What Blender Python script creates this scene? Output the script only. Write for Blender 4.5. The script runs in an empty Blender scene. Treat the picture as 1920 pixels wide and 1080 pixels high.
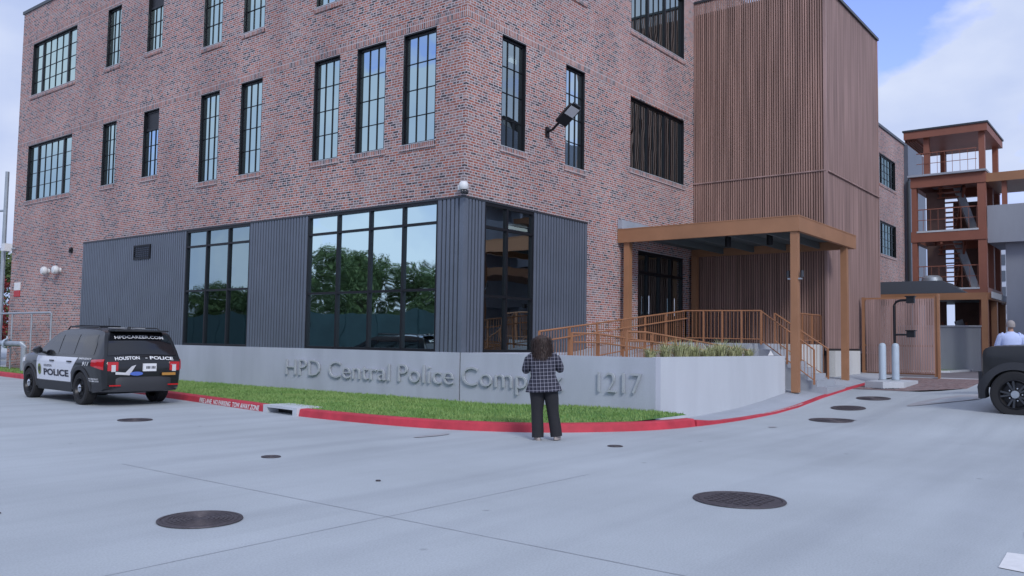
import bpy, bmesh, math, random
from mathutils import Vector, Matrix, noise
random.seed(7)
R = math.radians
S = bpy.context.scene
COL = S.collection

# ------------------------------------------------------------------ camera
cd = bpy.data.cameras.new('camera'); cam = bpy.data.objects.new('camera', cd); COL.objects.link(cam)
cd.sensor_width = 36.0; cd.lens = 1589.04 / 1920 * 36; cd.clip_end = 3000; cd.clip_start = 0.1
CF = Vector((0.78706964, 0.6136765, 0.06263014)); CR = Vector((0.61404424, -0.78912001, 0.01546901)); CU = Vector((-0.05891566, -0.02628249, 0.99791692))
cam.matrix_world = Matrix.Translation((-15.3308, -13.4703, 1.6)) @ Matrix((CR, CU, -CF)).transposed().to_4x4()
S.camera = cam

# ------------------------------------------------------------------ light
SUN_EL, SUN_AZ = R(36), math.atan2(-0.56, -0.83)          # azimuth measured from +Y towards +X
W = bpy.data.worlds.new("World"); S.world = W; W.use_nodes = True
nt = W.node_tree; nt.nodes.clear(); N = nt.nodes.new; LK = nt.links.new
sky = N('ShaderNodeTexSky'); sky.sky_type = 'NISHITA'; sky.sun_disc = False
sky.sun_elevation = SUN_EL; sky.sun_rotation = SUN_AZ; sky.air_density = 1.3; sky.dust_density = 1.0; sky.ozone_density = 2.5
tc = N('ShaderNodeTexCoord'); mp = N('ShaderNodeMapping'); LK(tc.outputs['Generated'], mp.inputs[0])
mp.inputs['Scale'].default_value = (1, 1, 1.9); mp.inputs['Location'].default_value = (0.35, 0.1, 0.0)
n1 = N('ShaderNodeTexNoise'); n1.inputs['Scale'].default_value = 4.5; n1.inputs['Detail'].default_value = 9; n1.inputs['Roughness'].default_value = .52
LK(mp.outputs[0], n1.inputs['Vector'])
bd = Vector((0.78706964, 0.6136765, 0.06263014)) + .425 * Vector((0.61404424, -0.78912001, 0.01546901)) + .335 * Vector((-0.05891566, -0.02628249, 0.99791692)); bd.normalize()
dp = N('ShaderNodeVectorMath'); dp.operation = 'DOT_PRODUCT'; dp.inputs[1].default_value = bd; LK(tc.outputs['Generated'], dp.inputs[0])   # a break in the clouds
mr = N('ShaderNodeMapRange'); mr.interpolation_type = 'SMOOTHSTEP'; LK(dp.outputs['Value'], mr.inputs[0]); mr.inputs[1].default_value = .9945; mr.inputs[2].default_value = 1.0; mr.inputs[3].default_value = -.07; mr.inputs[4].default_value = .12
sb = N('ShaderNodeMath'); sb.operation = 'SUBTRACT'; LK(n1.outputs['Fac'], sb.inputs[0]); LK(mr.outputs[0], sb.inputs[1])
r1 = N('ShaderNodeValToRGB'); LK(sb.outputs[0], r1.inputs[0])
r1.color_ramp.elements[0].position = .40; r1.color_ramp.elements[0].color = (0, 0, 0, 1)
r1.color_ramp.elements[1].position = .50; r1.color_ramp.elements[1].color = (1, 1, 1, 1)
n2 = N('ShaderNodeTexNoise'); n2.inputs['Scale'].default_value = 3.2; n2.inputs['Detail'].default_value = 7; LK(mp.outputs[0], n2.inputs['Vector'])
r2 = N('ShaderNodeValToRGB'); LK(n2.outputs['Fac'], r2.inputs[0])
r2.color_ramp.elements[0].position = .35; r2.color_ramp.elements[0].color = (.41, .515, .82, 1)
r2.color_ramp.elements[1].position = .66; r2.color_ramp.elements[1].color = (.72, .79, .97, 1)
bs = N('ShaderNodeBackground'); bs.inputs['Strength'].default_value = .15
st = N('ShaderNodeMix'); st.data_type = 'RGBA'; st.blend_type = 'MULTIPLY'; st.inputs[0].default_value = 1; st.inputs[7].default_value = (1.0, .92, 1.55, 1); LK(sky.outputs[0], st.inputs[6]); LK(st.outputs[2], bs.inputs['Color'])
bc = N('ShaderNodeBackground'); bc.inputs['Strength'].default_value = .86; LK(r2.outputs[0], bc.inputs['Color'])
mx = N('ShaderNodeMixShader'); LK(r1.outputs[0], mx.inputs[0]); LK(bs.outputs[0], mx.inputs[1]); LK(bc.outputs[0], mx.inputs[2])
wo = N('ShaderNodeOutputWorld'); LK(mx.outputs[0], wo.inputs[0])
sd = bpy.data.lights.new('sun', 'SUN'); sd.energy = 1.5; sd.angle = R(15); sd.color = (.98, .97, .96)
so = bpy.data.objects.new('sun', sd); COL.objects.link(so)
sv = Vector((math.sin(SUN_AZ) * math.cos(SUN_EL), math.cos(SUN_AZ) * math.cos(SUN_EL), math.sin(SUN_EL)))
so.rotation_euler = sv.to_track_quat('Z', 'Y').to_euler()
S.render.engine = 'CYCLES'
S.view_settings.view_transform = 'Standard'; S.view_settings.look = 'None'; S.view_settings.exposure = 0.27; S.view_settings.gamma = 1.0
S.cycles.max_bounces = 8; S.cycles.transparent_max_bounces = 12

# ------------------------------------------------------------------ materials
def newmat(name):
    m = bpy.data.materials.new(name); m.use_nodes = True; nt = m.node_tree
    b = nt.nodes['Principled BSDF']; return m, nt, b
def mat(name, col, rough=.6, metal=0, var=.0, vscale=3.0, bump=0, bscale=40, spec=.5, emit=None, coat=0, col2=None):
    m, nt, b = newmat(name); N = nt.nodes.new; L = nt.links.new
    b.inputs['Base Color'].default_value = (*col, 1); b.inputs['Roughness'].default_value = rough
    b.inputs['Metallic'].default_value = metal; b.inputs['Specular IOR Level'].default_value = spec
    b.inputs['Coat Weight'].default_value = coat; b.inputs['Coat Roughness'].default_value = .05
    tc = N('ShaderNodeTexCoord')
    if var or col2:
        n = N('ShaderNodeTexNoise'); n.inputs['Scale'].default_value = vscale; n.inputs['Detail'].default_value = 8; n.inputs['Roughness'].default_value = .6
        L(tc.outputs['Object'], n.inputs['Vector'])
        r = N('ShaderNodeValToRGB'); L(n.outputs['Fac'], r.inputs[0]); e = r.color_ramp.elements
        e[0].position = .3; e[1].position = .7
        c2 = col2 or tuple(min(1, c * (1 + var)) for c in col)
        c1 = col if col2 else tuple(c * (1 - var) for c in col)
        e[0].color = (*c1, 1); e[1].color = (*c2, 1); L(r.outputs[0], b.inputs['Base Color'])
    if bump:
        n = N('ShaderNodeTexNoise'); n.inputs['Scale'].default_value = bscale; n.inputs['Detail'].default_value = 6
        L(tc.outputs['Object'], n.inputs['Vector'])
        bp = N('ShaderNodeBump'); bp.inputs['Strength'].default_value = bump; bp.inputs['Distance'].default_value = .01
        L(n.outputs['Fac'], bp.inputs['Height']); L(bp.outputs[0], b.inputs['Normal'])
    if emit:
        b.inputs['Emission Color'].default_value = (*emit[0], 1); b.inputs['Emission Strength'].default_value = emit[1]
    return m

def brick_mat(name, soldier=False, warm=1.0, scale=1.0, pave=False):
    m, nt, b = newmat(name); N = nt.nodes.new; L = nt.links.new
    g = N('ShaderNodeNewGeometry'); sp = N('ShaderNodeSeparateXYZ'); L(g.outputs['Position'], sp.inputs[0])
    sn = N('ShaderNodeSeparateXYZ'); L(g.outputs['Normal'], sn.inputs[0])
    ab = N('ShaderNodeMath'); ab.operation = 'ABSOLUTE'; L(sn.outputs[0], ab.inputs[0])
    gt = N('ShaderNodeMath'); gt.operation = 'GREATER_THAN'; gt.inputs[1].default_value = .7; L(ab.outputs[0], gt.inputs[0])
    mxx = N('ShaderNodeMix'); mxx.data_type = 'FLOAT'; L(gt.outputs[0], mxx.inputs[0]); L(sp.outputs[0], mxx.inputs[2]); L(sp.outputs[1], mxx.inputs[3])
    cb = N('ShaderNodeCombineXYZ')
    zz = sp.outputs[1] if pave else sp.outputs[2]; uu = sp.outputs[0] if pave else mxx.outputs[0]
    if soldier: L(uu, cb.inputs[1]); L(zz, cb.inputs[0])
    else: L(uu, cb.inputs[0]); L(zz, cb.inputs[1])
    mp = N('ShaderNodeMapping'); L(cb.outputs[0], mp.inputs[0])
    # slight waviness of the courses
    br = N('ShaderNodeTexBrick'); L(mp.outputs[0], br.inputs['Vector'])
    br.inputs['Scale'].default_value = 1; br.inputs['Brick Width'].default_value = (.21 if not soldier else .27) * scale
    br.inputs['Row Height'].default_value = (.0677 if not pave else .1) * scale
    br.inputs['Mortar Size'].default_value = .010 * scale; br.inputs['Mortar Smooth'].default_value = .15; br.inputs['Bias'].default_value = 0
    br.offset = .5 if not soldier else 0; br.squash = .52 if not soldier and not pave else 1; br.squash_frequency = 3
    br.inputs['Color1'].default_value = (0, 0, 0, 1); br.inputs['Color2'].default_value = (1, 1, 1, 1); br.inputs['Mortar'].default_value = (.5, .5, .5, 1)
    # patches: big noise shifts the brick choice
    n = N('ShaderNodeTexNoise'); n.inputs['Scale'].default_value = .55; n.inputs['Detail'].default_value = 5; n.inputs['Roughness'].default_value = .65; L(g.outputs['Position'], n.inputs['Vector'])
    ad = N('ShaderNodeMath'); ad.operation = 'MULTIPLY_ADD'; ad.inputs[1].default_value = .8; ad.inputs[2].default_value = -.38; L(n.outputs['Fac'], ad.inputs[0])
    a2 = N('ShaderNodeMath'); a2.operation = 'ADD'; a2.use_clamp = True; L(br.outputs['Color'], a2.inputs[0]); L(ad.outputs[0], a2.inputs[1])
    r = N('ShaderNodeValToRGB'); L(a2.outputs[0], r.inputs[0]); r.color_ramp.interpolation = 'CONSTANT'
    if pave: cols = [(0, (.16, .10, .10)), (.3, (.22, .14, .135)), (.7, (.19, .14, .14))]
    else:
        cols = [(0, (.06, .052, .060)), (.13, (.14, .088, .09)), (.26, (.30, .115, .085)), (.42, (.40, .135, .09)), (.58, (.31, .125, .095)), (.74, (.40, .20, .155)), (.90, (.26, .19, .18))]
    el = r.color_ramp.elements
    while len(el) > 1: el.remove(el[-1])
    for i, (p, c) in enumerate(cols):
        e = el[0] if i == 0 else el.new(p)
        e.position = p; e.color = (*[v * warm for v in c], 1)
    # mortar smears vary: pale where the wall was limewashed
    n3 = N('ShaderNodeTexNoise'); n3.inputs['Scale'].default_value = 9; n3.inputs['Detail'].default_value = 6; L(g.outputs['Position'], n3.inputs['Vector'])
    r3 = N('ShaderNodeValToRGB'); L(n3.outputs['Fac'], r3.inputs[0]); r3.color_ramp.elements[0].position = .48; r3.color_ramp.elements[1].position = .80
    mul = N('ShaderNodeMath'); mul.operation = 'MULTIPLY'; mul.inputs[1].default_value = .55; L(r3.outputs[0], mul.inputs[0])
    mo = N('ShaderNodeMix'); mo.data_type = 'RGBA'; L(mul.outputs[0], mo.inputs[0]); L(r.outputs[0], mo.inputs[6]); mo.inputs[7].default_value = (.54, .45, .46, 1)
    m2 = N('ShaderNodeMix'); m2.data_type = 'RGBA'; L(br.outputs['Fac'], m2.inputs[0]); L(mo.outputs[2], m2.inputs[6])
    m2.inputs[7].default_value = (.58, .53, .54, 1) if not pave else (.25, .2, .2, 1)
    n5 = N('ShaderNodeTexNoise'); n5.inputs['Scale'].default_value = .35; n5.inputs['Detail'].default_value = 4; mp5 = N('ShaderNodeMapping'); mp5.inputs['Scale'].default_value = (1.4, 1.4, .8); L(g.outputs['Position'], mp5.inputs[0]); L(mp5.outputs[0], n5.inputs['Vector'])
    r5 = N('ShaderNodeValToRGB'); L(n5.outputs['Fac'], r5.inputs[0]); e5 = r5.color_ramp.elements; e5[0].position = .35; e5[0].color = (.78, .78, .80, 1); e5[1].position = .65; e5[1].color = (1.0, 1.0, 1.0, 1)
    m5 = N('ShaderNodeMix'); m5.data_type = 'RGBA'; m5.blend_type = 'MULTIPLY'; m5.inputs[0].default_value = 0 if pave else 1; L(m2.outputs[2], m5.inputs[6]); L(r5.outputs[0], m5.inputs[7])
    L(m5.outputs[2], b.inputs['Base Color']); b.inputs['Roughness'].default_value = .85; b.inputs['Specular IOR Level'].default_value = .25
    inv = N('ShaderNodeMath'); inv.operation = 'SUBTRACT'; inv.inputs[0].default_value = 1; L(br.outputs['Fac'], inv.inputs[1])
    bp = N('ShaderNodeBump'); bp.inputs['Strength'].default_value = .5; bp.inputs['Distance'].default_value = .006; L(inv.outputs[0], bp.inputs['Height']); L(bp.outputs[0], b.inputs['Normal'])
    return m

def glass_mat(name, gcol, tcol, fac, rough=.01):
    m, nt, b = newmat(name); nt.nodes.remove(b); N = nt.nodes.new; L = nt.links.new
    gl = N('ShaderNodeBsdfGlossy'); gl.inputs['Color'].default_value = (*gcol, 1); gl.inputs['Roughness'].default_value = rough
    tr = N('ShaderNodeBsdfTransparent'); tr.inputs['Color'].default_value = (*tcol, 1)
    fr = N('ShaderNodeFresnel'); fr.inputs['IOR'].default_value = 1.5
    ad = N('ShaderNodeMath'); ad.operation = 'ADD'; ad.use_clamp = True; ad.inputs[1].default_value = fac; L(fr.outputs[0], ad.inputs[0])
    # a very faint waviness in the panes
    tc = N('ShaderNodeTexCoord'); n = N('ShaderNodeTexNoise'); n.inputs['Scale'].default_value = 1.1; n.inputs['Detail'].default_value = 1; L(tc.outputs['Object'], n.inputs['Vector'])
    bp = N('ShaderNodeBump'); bp.inputs['Strength'].default_value = .12; bp.inputs['Distance'].default_value = .05; L(n.outputs['Fac'], bp.inputs['Height']); L(bp.outputs[0], gl.inputs['Normal'])
    mx = N('ShaderNodeMixShader'); L(ad.outputs[0], mx.inputs[0]); L(tr.outputs[0], mx.inputs[1]); L(gl.outputs[0], mx.inputs[2])
    L(mx.outputs[0], nt.nodes['Material Output'].inputs[0]); return m

def concrete_mat(name, col, var=.12, big=.35, streak=False, speck=True):
    m, nt, b = newmat(name); N = nt.nodes.new; L = nt.links.new
    tc = N('ShaderNodeTexCoord')
    n = N('ShaderNodeTexNoise'); n.inputs['Scale'].default_value = big; n.inputs['Detail'].default_value = 9; n.inputs['Roughness'].default_value = .62
    src = tc.outputs['Object']
    if streak:
        mp = N('ShaderNodeMapping'); mp.inputs['Scale'].default_value = (1.2, 1.2, .35); L(src, mp.inputs[0]); src2 = mp.outputs[0]
    else: src2 = src
    L(src2, n.inputs['Vector'])
    r = N('ShaderNodeValToRGB'); L(n.outputs['Fac'], r.inputs[0]); e = r.color_ramp.elements
    e[0].position = .33; e[1].position = .68
    e[0].color = (*[c * (1 - var) for c in col], 1); e[1].color = (*[c * (1 + var * .6) for c in col], 1)
    n2 = N('ShaderNodeTexNoise'); n2.inputs['Scale'].default_value = 60; n2.inputs['Detail'].default_value = 4; L(src, n2.inputs['Vector'])
    r2 = N('ShaderNodeValToRGB'); L(n2.outputs['Fac'], r2.inputs[0]); e = r2.color_ramp.elements
    e[0].position = .3; e[0].color = (.84, .84, .84, 1); e[1].position = .6; e[1].color = (1, 1, 1, 1)
    mm = N('ShaderNodeMix'); mm.data_type = 'RGBA'; mm.blend_type = 'MULTIPLY'; mm.inputs[0].default_value = 1
    L(r.outputs[0], mm.inputs[6]); L(r2.outputs[0], mm.inputs[7])
    mp3 = N('ShaderNodeMapping'); mp3.inputs['Scale'].default_value = (1.6, 1.6, .12) if streak else (.12, 1.6, 1); L(src, mp3.inputs[0])
    if not streak: mp3.inputs['Rotation'].default_value = (0, 0, R(-52))
    n3 = N('ShaderNodeTexNoise'); n3.inputs['Scale'].default_value = 1; n3.inputs['Detail'].default_value = 5; L(mp3.outputs[0], n3.inputs['Vector'])
    r3 = N('ShaderNodeValToRGB'); L(n3.outputs['Fac'], r3.inputs[0]); e = r3.color_ramp.elements; e[0].position = .34; e[0].color = (.94, .94, .945, 1) if streak else (.89, .89, .90, 1); e[1].position = .56; e[1].color = (1, 1, 1, 1)
    m3 = N('ShaderNodeMix'); m3.data_type = 'RGBA'; m3.blend_type = 'MULTIPLY'; m3.inputs[0].default_value = 1; L(mm.outputs[2], m3.inputs[6]); L(r3.outputs[0], m3.inputs[7])
    vo = N('ShaderNodeTexVoronoi'); vo.inputs['Scale'].default_value = .9; L(src, vo.inputs['Vector'])
    r4 = N('ShaderNodeValToRGB'); L(vo.outputs['Distance'], r4.inputs[0]); e = r4.color_ramp.elements; e[0].position = .012; e[0].color = (.5, .5, .52, 1); e[1].position = .045; e[1].color = (1, 1, 1, 1)
    m4 = N('ShaderNodeMix'); m4.data_type = 'RGBA'; m4.blend_type = 'MULTIPLY'; m4.inputs[0].default_value = 0 if streak else .8; L(m3.outputs[2], m4.inputs[6]); L(r4.outputs[0], m4.inputs[7])
    L(m4.outputs[2], b.inputs['Base Color'])
    b.inputs['Roughness'].default_value = .75; b.inputs['Specular IOR Level'].default_value = .35
    bp = N('ShaderNodeBump'); bp.inputs['Strength'].default_value = .25; bp.inputs['Distance'].default_value = .004; L(n2.outputs['Fac'], bp.inputs['Height']); L(bp.outputs[0], b.inputs['Normal'])
    return m

def slat_mat(name, col, axis_scale, var=.35):
    """boards stained by hand: each strip of wood gets its own tone and a fine vertical grain"""
    m, nt, b = newmat(name); N = nt.nodes.new; L = nt.links.new
    g = N('ShaderNodeNewGeometry'); mp = N('ShaderNodeMapping'); mp.inputs['Scale'].default_value = axis_scale; L(g.outputs['Position'], mp.inputs[0])
    n = N('ShaderNodeTexNoise'); n.inputs['Scale'].default_value = 1; n.inputs['Detail'].default_value = 3; L(mp.outputs[0], n.inputs['Vector'])
    r = N('ShaderNodeValToRGB'); L(n.outputs['Fac'], r.inputs[0]); e = r.color_ramp.elements
    e[0].position = .3; e[1].position = .7; e[0].color = (*[c * (1 - var) for c in col], 1); e[1].color = (*[c * (1 + var) for c in col], 1)
    L(r.outputs[0], b.inputs['Base Color']); b.inputs['Roughness'].default_value = .6; return m

def plaid_mat():
    m, nt, b = newmat('plaid_cloth'); N = nt.nodes.new; L = nt.links.new
    tc = N('ShaderNodeTexCoord'); sp = N('ShaderNodeSeparateXYZ'); L(tc.outputs['Object'], sp.inputs[0])
    def line(sock, sc, w, off=0):
        a = N('ShaderNodeMath'); a.operation = 'MULTIPLY_ADD'; a.inputs[1].default_value = sc; a.inputs[2].default_value = off; L(sock, a.inputs[0])
        f = N('ShaderNodeMath'); f.operation = 'FRACT'; L(a.outputs[0], f.inputs[0])
        c = N('ShaderNodeMath'); c.operation = 'LESS_THAN'; c.inputs[1].default_value = w; L(f.outputs[0], c.inputs[0]); return c.outputs[0]
    lx = line(sp.outputs[0], 17, .2); lz = line(sp.outputs[2], 17, .18); lx2 = line(sp.outputs[0], 17, .08, .5)
    ad = N('ShaderNodeMath'); ad.operation = 'ADD'; L(lx, ad.inputs[0]); L(lz, ad.inputs[1])
    a2 = N('ShaderNodeMath'); a2.operation = 'MULTIPLY_ADD'; a2.inputs[1].default_value = .4; L(lx2, a2.inputs[0]); L(ad.outputs[0], a2.inputs[2])
    bn = N('ShaderNodeTexNoise'); bn.inputs['Scale'].default_value = 7; L(tc.outputs['Object'], bn.inputs['Vector']); bp = N('ShaderNodeBump'); bp.inputs['Distance'].default_value = .03; bp.inputs['Strength'].default_value = .8; L(bn.outputs['Fac'], bp.inputs['Height']); L(bp.outputs[0], b.inputs['Normal'])
    r = N('ShaderNodeValToRGB'); ms = N('ShaderNodeMath'); ms.operation = 'MULTIPLY'; ms.inputs[1].default_value = .5; L(a2.outputs[0], ms.inputs[0]); L(ms.outputs[0], r.inputs[0])
    e = r.color_ramp.elements; e[0].color = (.010, .011, .025, 1); e[1].color = (.26, .26, .31, 1); e[1].position = .9
    L(r.outputs[0], b.inputs['Base Color']); b.inputs['Roughness'].default_value = .9; return m

M = dict(
    pavement=concrete_mat('pavement_concrete', (.44, .48, .51), .13, .22),
    walk=concrete_mat('sidewalk_concrete', (.41, .44, .49), .12, .5),
    conc=concrete_mat('cast_concrete', (.46, .49, .56), .10, .7, True),
    conc_light=concrete_mat('cast_concrete_pale', (.55, .585, .63), .07, .7, True),
    conc_far=concrete_mat('garage_concrete', (.36, .39, .45), .12, .4, True),
    white_conc=concrete_mat('white_plaster', (.62, .63, .62), .06, .7, True),
    brick=brick_mat('brick'), soldier=brick_mat('soldier_brick', True), pavers=brick_mat('brick_pavers', pave=True),
    panel=mat('slate_metal_panel', (.135, .158, .20), .45, .25, .10, .8), black=mat('black_metal', (.012, .013, .017), .4, .3),
    darkgrey=mat('dark_grey_metal', (.05, .055, .065), .45, .4), coping=mat('coping_metal', (.06, .07, .08), .4, .5),
    letter=mat('brushed_metal_letter', (.40, .425, .46), .55, 0, .08, 6),
    wood_a=slat_mat('brown_slats_front', (.33, .205, .17), (3, 9, .25)), wood_b=slat_mat('brown_slats_side', (.33, .22, .20), (9, 3, .25)),
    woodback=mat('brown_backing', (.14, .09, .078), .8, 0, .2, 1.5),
    brown=mat('bronze_brown_steel', (.35, .175, .092), .5, .1, .10, 1.2), brown2=mat('rust_brown_steel', (.27, .105, .07), .55, .1, .12, .8),
    rail=mat('orange_brown_paint', (.34, .155, .075), .5, .0, .08, 2), soffit=mat('soffit_grey', (.10, .12, .125), .6),
    kerb=mat('red_kerb_paint', (.47, .035, .058), .65, 0, .22, 2.5, .15, 60), white=mat('white_paint', (.72, .72, .72), .6, 0, .08, 9), redpaint=mat('red_sign', (.45, .03, .04), .5),
    soil=mat('lawn_soil', (.08, .19, .04), .95, 0, .3, 2.0), blade=mat('grass_blade', (.13, .26, .06), .7, 0, .0, .9, col2=(.25, .35, .11)),
    tuft=mat('ornamental_grass', (.28, .31, .13), .8, 0, .0, 5, col2=(.50, .50, .29)),
    iron=mat('cast_iron', (.085, .075, .085), .6, .5, .25, 25), joint=mat('joint_sealant', (.36, .385, .415), .9, 0, .3, 3), stain=mat('damp_concrete', (.34, .34, .36), .7, 0, .15, 4),
    tyre=mat('tyre_rubber', (.014, .014, .016), .8), chrome=mat('chrome', (.62, .63, .66), .2, 1), steel=mat('black_wheel_steel', (.02, .02, .023), .4, .5),
    carblack=mat('black_car_paint', (.006, .007, .009), .28, 0, coat=.45), carwhite=mat('white_car_paint', (.66, .68, .74), .3, 0, coat=.5),
    matteblack=mat('satin_black_paint', (.012, .013, .015), .38, 0, coat=.15), trim=mat('dark_plastic', (.030, .032, .038), .6), carglass=mat('tinted_car_glass', (.008, .009, .012), .06, 0, spec=.6, coat=.3),
    red_lens=mat('red_lens', (.50, .012, .02), .15, coat=1), clear_lens=mat('clear_lens', (.6, .6, .62), .15, coat=1),
    decal=mat('white_decal', (.72, .73, .75), .5), decaldark=mat('navy_decal', (.01, .012, .03), .5), gold=mat('gold_green_badge', (.16, .20, .03), .5), blue=mat('blue_decal', (.08, .15, .5), .5),
    amber=mat('amber_lens', (.45, .22, .05), .3),
    skin=mat('skin', (.42, .24, .17), .55), hair=mat('dark_hair', (.020, .012, .011), .6, 0, 0, 25, col2=(.06, .035, .028)), greyhair=mat('grey_hair', (.30, .27, .26), .7),
    trousers=mat('black_trousers', (.014, .014, .018), .85, 0, 0, 3, 1.0, 9), shoe=mat('beige_shoe', (.35, .30, .28), .6), shirt=mat('pale_blue_shirt', (.50, .58, .85), .8, 0, .06, 8), plaid=plaid_mat(),
    galv=mat('galvanised_pipe', (.36, .40, .44), .45, .5, .12, 4), bollard=mat('pale_bollard_paint', (.42, .50, .58), .45, 0, .06, 4),
    pvc=mat('white_plastic', (.68, .69, .70), .45), lampglass=mat('lamp_lens', (.55, .56, .58), .3), hvac=mat('hvac_metal', (.10, .115, .14), .5, .3),
    leaf=mat('tree_leaf', (.06, .10, .03), .75, 0, 0, .6, col2=(.12, .18, .06)), bark=mat('bark', (.10, .075, .06), .9, 0, .3, 8),
    redleaf=mat('red_bush_leaf', (.22, .03, .03), .7, 0, .4, 3), fence=mat('dark_green_screen', (.03, .065, .065), .8, 0, .2, .5),
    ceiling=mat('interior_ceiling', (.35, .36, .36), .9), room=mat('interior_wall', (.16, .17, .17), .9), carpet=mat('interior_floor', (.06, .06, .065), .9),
    tube=mat('office_light', (.9, .9, .9), .5, emit=((.95, 1, 1), 2.2)), doorlamp=mat('door_lamp', (.9, .9, .9), .5, emit=((1, 1, 1), 3)),
    asphalt=mat('far_paving', (.17, .155, .17), .85, 0, .12, 2), pale=mat('far_pale_building', (.45, .48, .55), .8),
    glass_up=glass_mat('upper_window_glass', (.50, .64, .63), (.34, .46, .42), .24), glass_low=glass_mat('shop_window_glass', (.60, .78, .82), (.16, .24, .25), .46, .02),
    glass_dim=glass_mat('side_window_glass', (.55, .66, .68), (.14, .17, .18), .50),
)

# ------------------------------------------------------------------ mesh helpers
class MB:
    def __init__(s): s.v = []; s.f = []
    def quad(s, *p):
        n = len(s.v); s.v += [tuple(q) for q in p]; s.f.append(tuple(range(n, n + len(p)))); return s
    def box(s, x0, x1, y0, y1, z0, z1):
        x0, x1 = min(x0, x1), max(x0, x1); y0, y1 = min(y0, y1), max(y0, y1); z0, z1 = min(z0, z1), max(z0, z1)
        n = len(s.v); s.v += [(x, y, z) for z in (z0, z1) for y in (y0, y1) for x in (x0, x1)]
        s.f += [tuple(n + i for i in q) for q in ((0, 2, 3, 1), (4, 5, 7, 6), (0, 1, 5, 4), (2, 6, 7, 3), (0, 4, 6, 2), (1, 3, 7, 5))]; return s
    def bar(s, a, b, w, h=None, up=(0, 0, 1)):
        a, b = Vector(a), Vector(b); d = (b - a).normalized(); u = Vector(up)
        if abs(d.dot(u)) > .98: u = Vector((1, 0, 0))
        sx = d.cross(u).normalized() * w / 2; sy = sx.cross(d).normalized() * (h or w) / 2
        n = len(s.v)
        for p in (a, b): s.v += [tuple(p + sx + sy), tuple(p - sx + sy), tuple(p - sx - sy), tuple(p + sx - sy)]
        s.f += [(n, n + 1, n + 2, n + 3), (n + 7, n + 6, n + 5, n + 4)] + [(n + i, n + 4 + i, n + 4 + (i + 1) % 4, n + (i + 1) % 4) for i in range(4)]; return s
    def tube(s, pts, r, k=8, cap=True):
        pts = [Vector(p) for p in pts]; rs = r if isinstance(r, (list, tuple)) else [r] * len(pts); n = len(s.v)
        for i, p in enumerate(pts):
            d = (pts[min(i + 1, len(pts) - 1)] - pts[max(i - 1, 0)]).normalized()
            u = Vector((0, 0, 1)) if abs(d.z) < .9 else Vector((1, 0, 0)); a = d.cross(u).normalized(); b = a.cross(d)
            for j in range(k):
                t = 2 * math.pi * j / k; s.v.append(tuple(p + (a * math.cos(t) + b * math.sin(t)) * rs[i]))
        for i in range(len(pts) - 1):
            for j in range(k): s.f.append((n + i * k + j, n + (i + 1) * k + j, n + (i + 1) * k + (j + 1) % k, n + i * k + (j + 1) % k))
        if cap: s.f.append(tuple(n + j for j in range(k))); s.f.append(tuple(n + (len(pts) - 1) * k + j for j in reversed(range(k))))
        return s
    def rings(s, rs, cap=True):
        n = len(s.v); k = len(rs[0])
        for r in rs: s.v += [tuple(p) for p in r]
        for i in range(len(rs) - 1):
            for j in range(k): s.f.append((n + i * k + j, n + i * k + (j + 1) % k, n + (i + 1) * k + (j + 1) % k, n + (i + 1) * k + j))
        if cap: s.f.append(tuple(n + j for j in reversed(range(k)))); s.f.append(tuple(n + (len(rs) - 1) * k + j for j in range(k)))
        return s
    def lathe(s, prof, c=(0, 0, 0), axis='z', k=28):
        c = Vector(c); rs = []
        for (r, h) in prof:
            ring = []
            for j in range(k):
                t = 2 * math.pi * j / k; a, b = r * math.cos(t), r * math.sin(t)
                ring.append(c + (Vector((a, b, h)) if axis == 'z' else Vector((a, h, b)) if axis == 'y' else Vector((h, a, b))))
            rs.append(ring)
        return s.rings(rs, False)
    def xf(s, m): s.v = [tuple(m @ Vector(p)) for p in s.v]; return s
    def build(s, name, material, parent=None, smooth=False, fix=True, angle=40):
        me = bpy.data.meshes.new(name); me.from_pydata(s.v, [], s.f)
        if fix:
            bm = bmesh.new(); bm.from_mesh(me); bmesh.ops.recalc_face_normals(bm, faces=bm.faces); bm.to_mesh(me); bm.free()
        if smooth:
            for p in me.polygons: p.use_smooth = True
            me.set_sharp_from_angle(angle=R(angle))
        if isinstance(material, str): material = M[material]
        me.materials.append(material)
        o = bpy.data.objects.new(name, me); COL.objects.link(o)
        if parent: o.parent = parent
        return o

def tag(o, label=None, cat=None, group=None, kind=None):
    if label: o['label'] = label
    if cat: o['category'] = cat
    if group: o['group'] = group
    if kind: o['kind'] = kind
    return o
def empty(name, loc, label, cat, group=None, rz=0):
    o = bpy.data.objects.new(name, None); COL.objects.link(o); o.location = loc; o.rotation_euler = (0, 0, rz); o.empty_display_size = .3
    return tag(o, label, cat, group)
def struct(o): o['kind'] = 'structure'; return o
def W0(name, label, cat, group=None):      # thing whose parts are written in world coordinates
    return empty(name, (0, 0, 0), label, cat, group)
def ss(t): t = max(0, min(1, t)); return t * t * (3 - 2 * t)
def interp(x, tab):
    if x <= tab[0][0]: return tab[0][1]
    for (a, b), (c, d) in zip(tab, tab[1:]):
        if x <= c: return b + (d - b) * (x - a) / (c - a)
    return tab[-1][1]
def ground(x, y):
    b = interp(x, [(2.2, 0), (4, .02), (5.5, .08), (7.6, .24), (10, .38), (12.5, .50), (16, .56), (30, .58)])
    e = .2 * ss((-7.8 - y) / 2) * ss((x - 1.2) / 3) * (1 - ss((x - 12) / 6))
    return b + e
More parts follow.
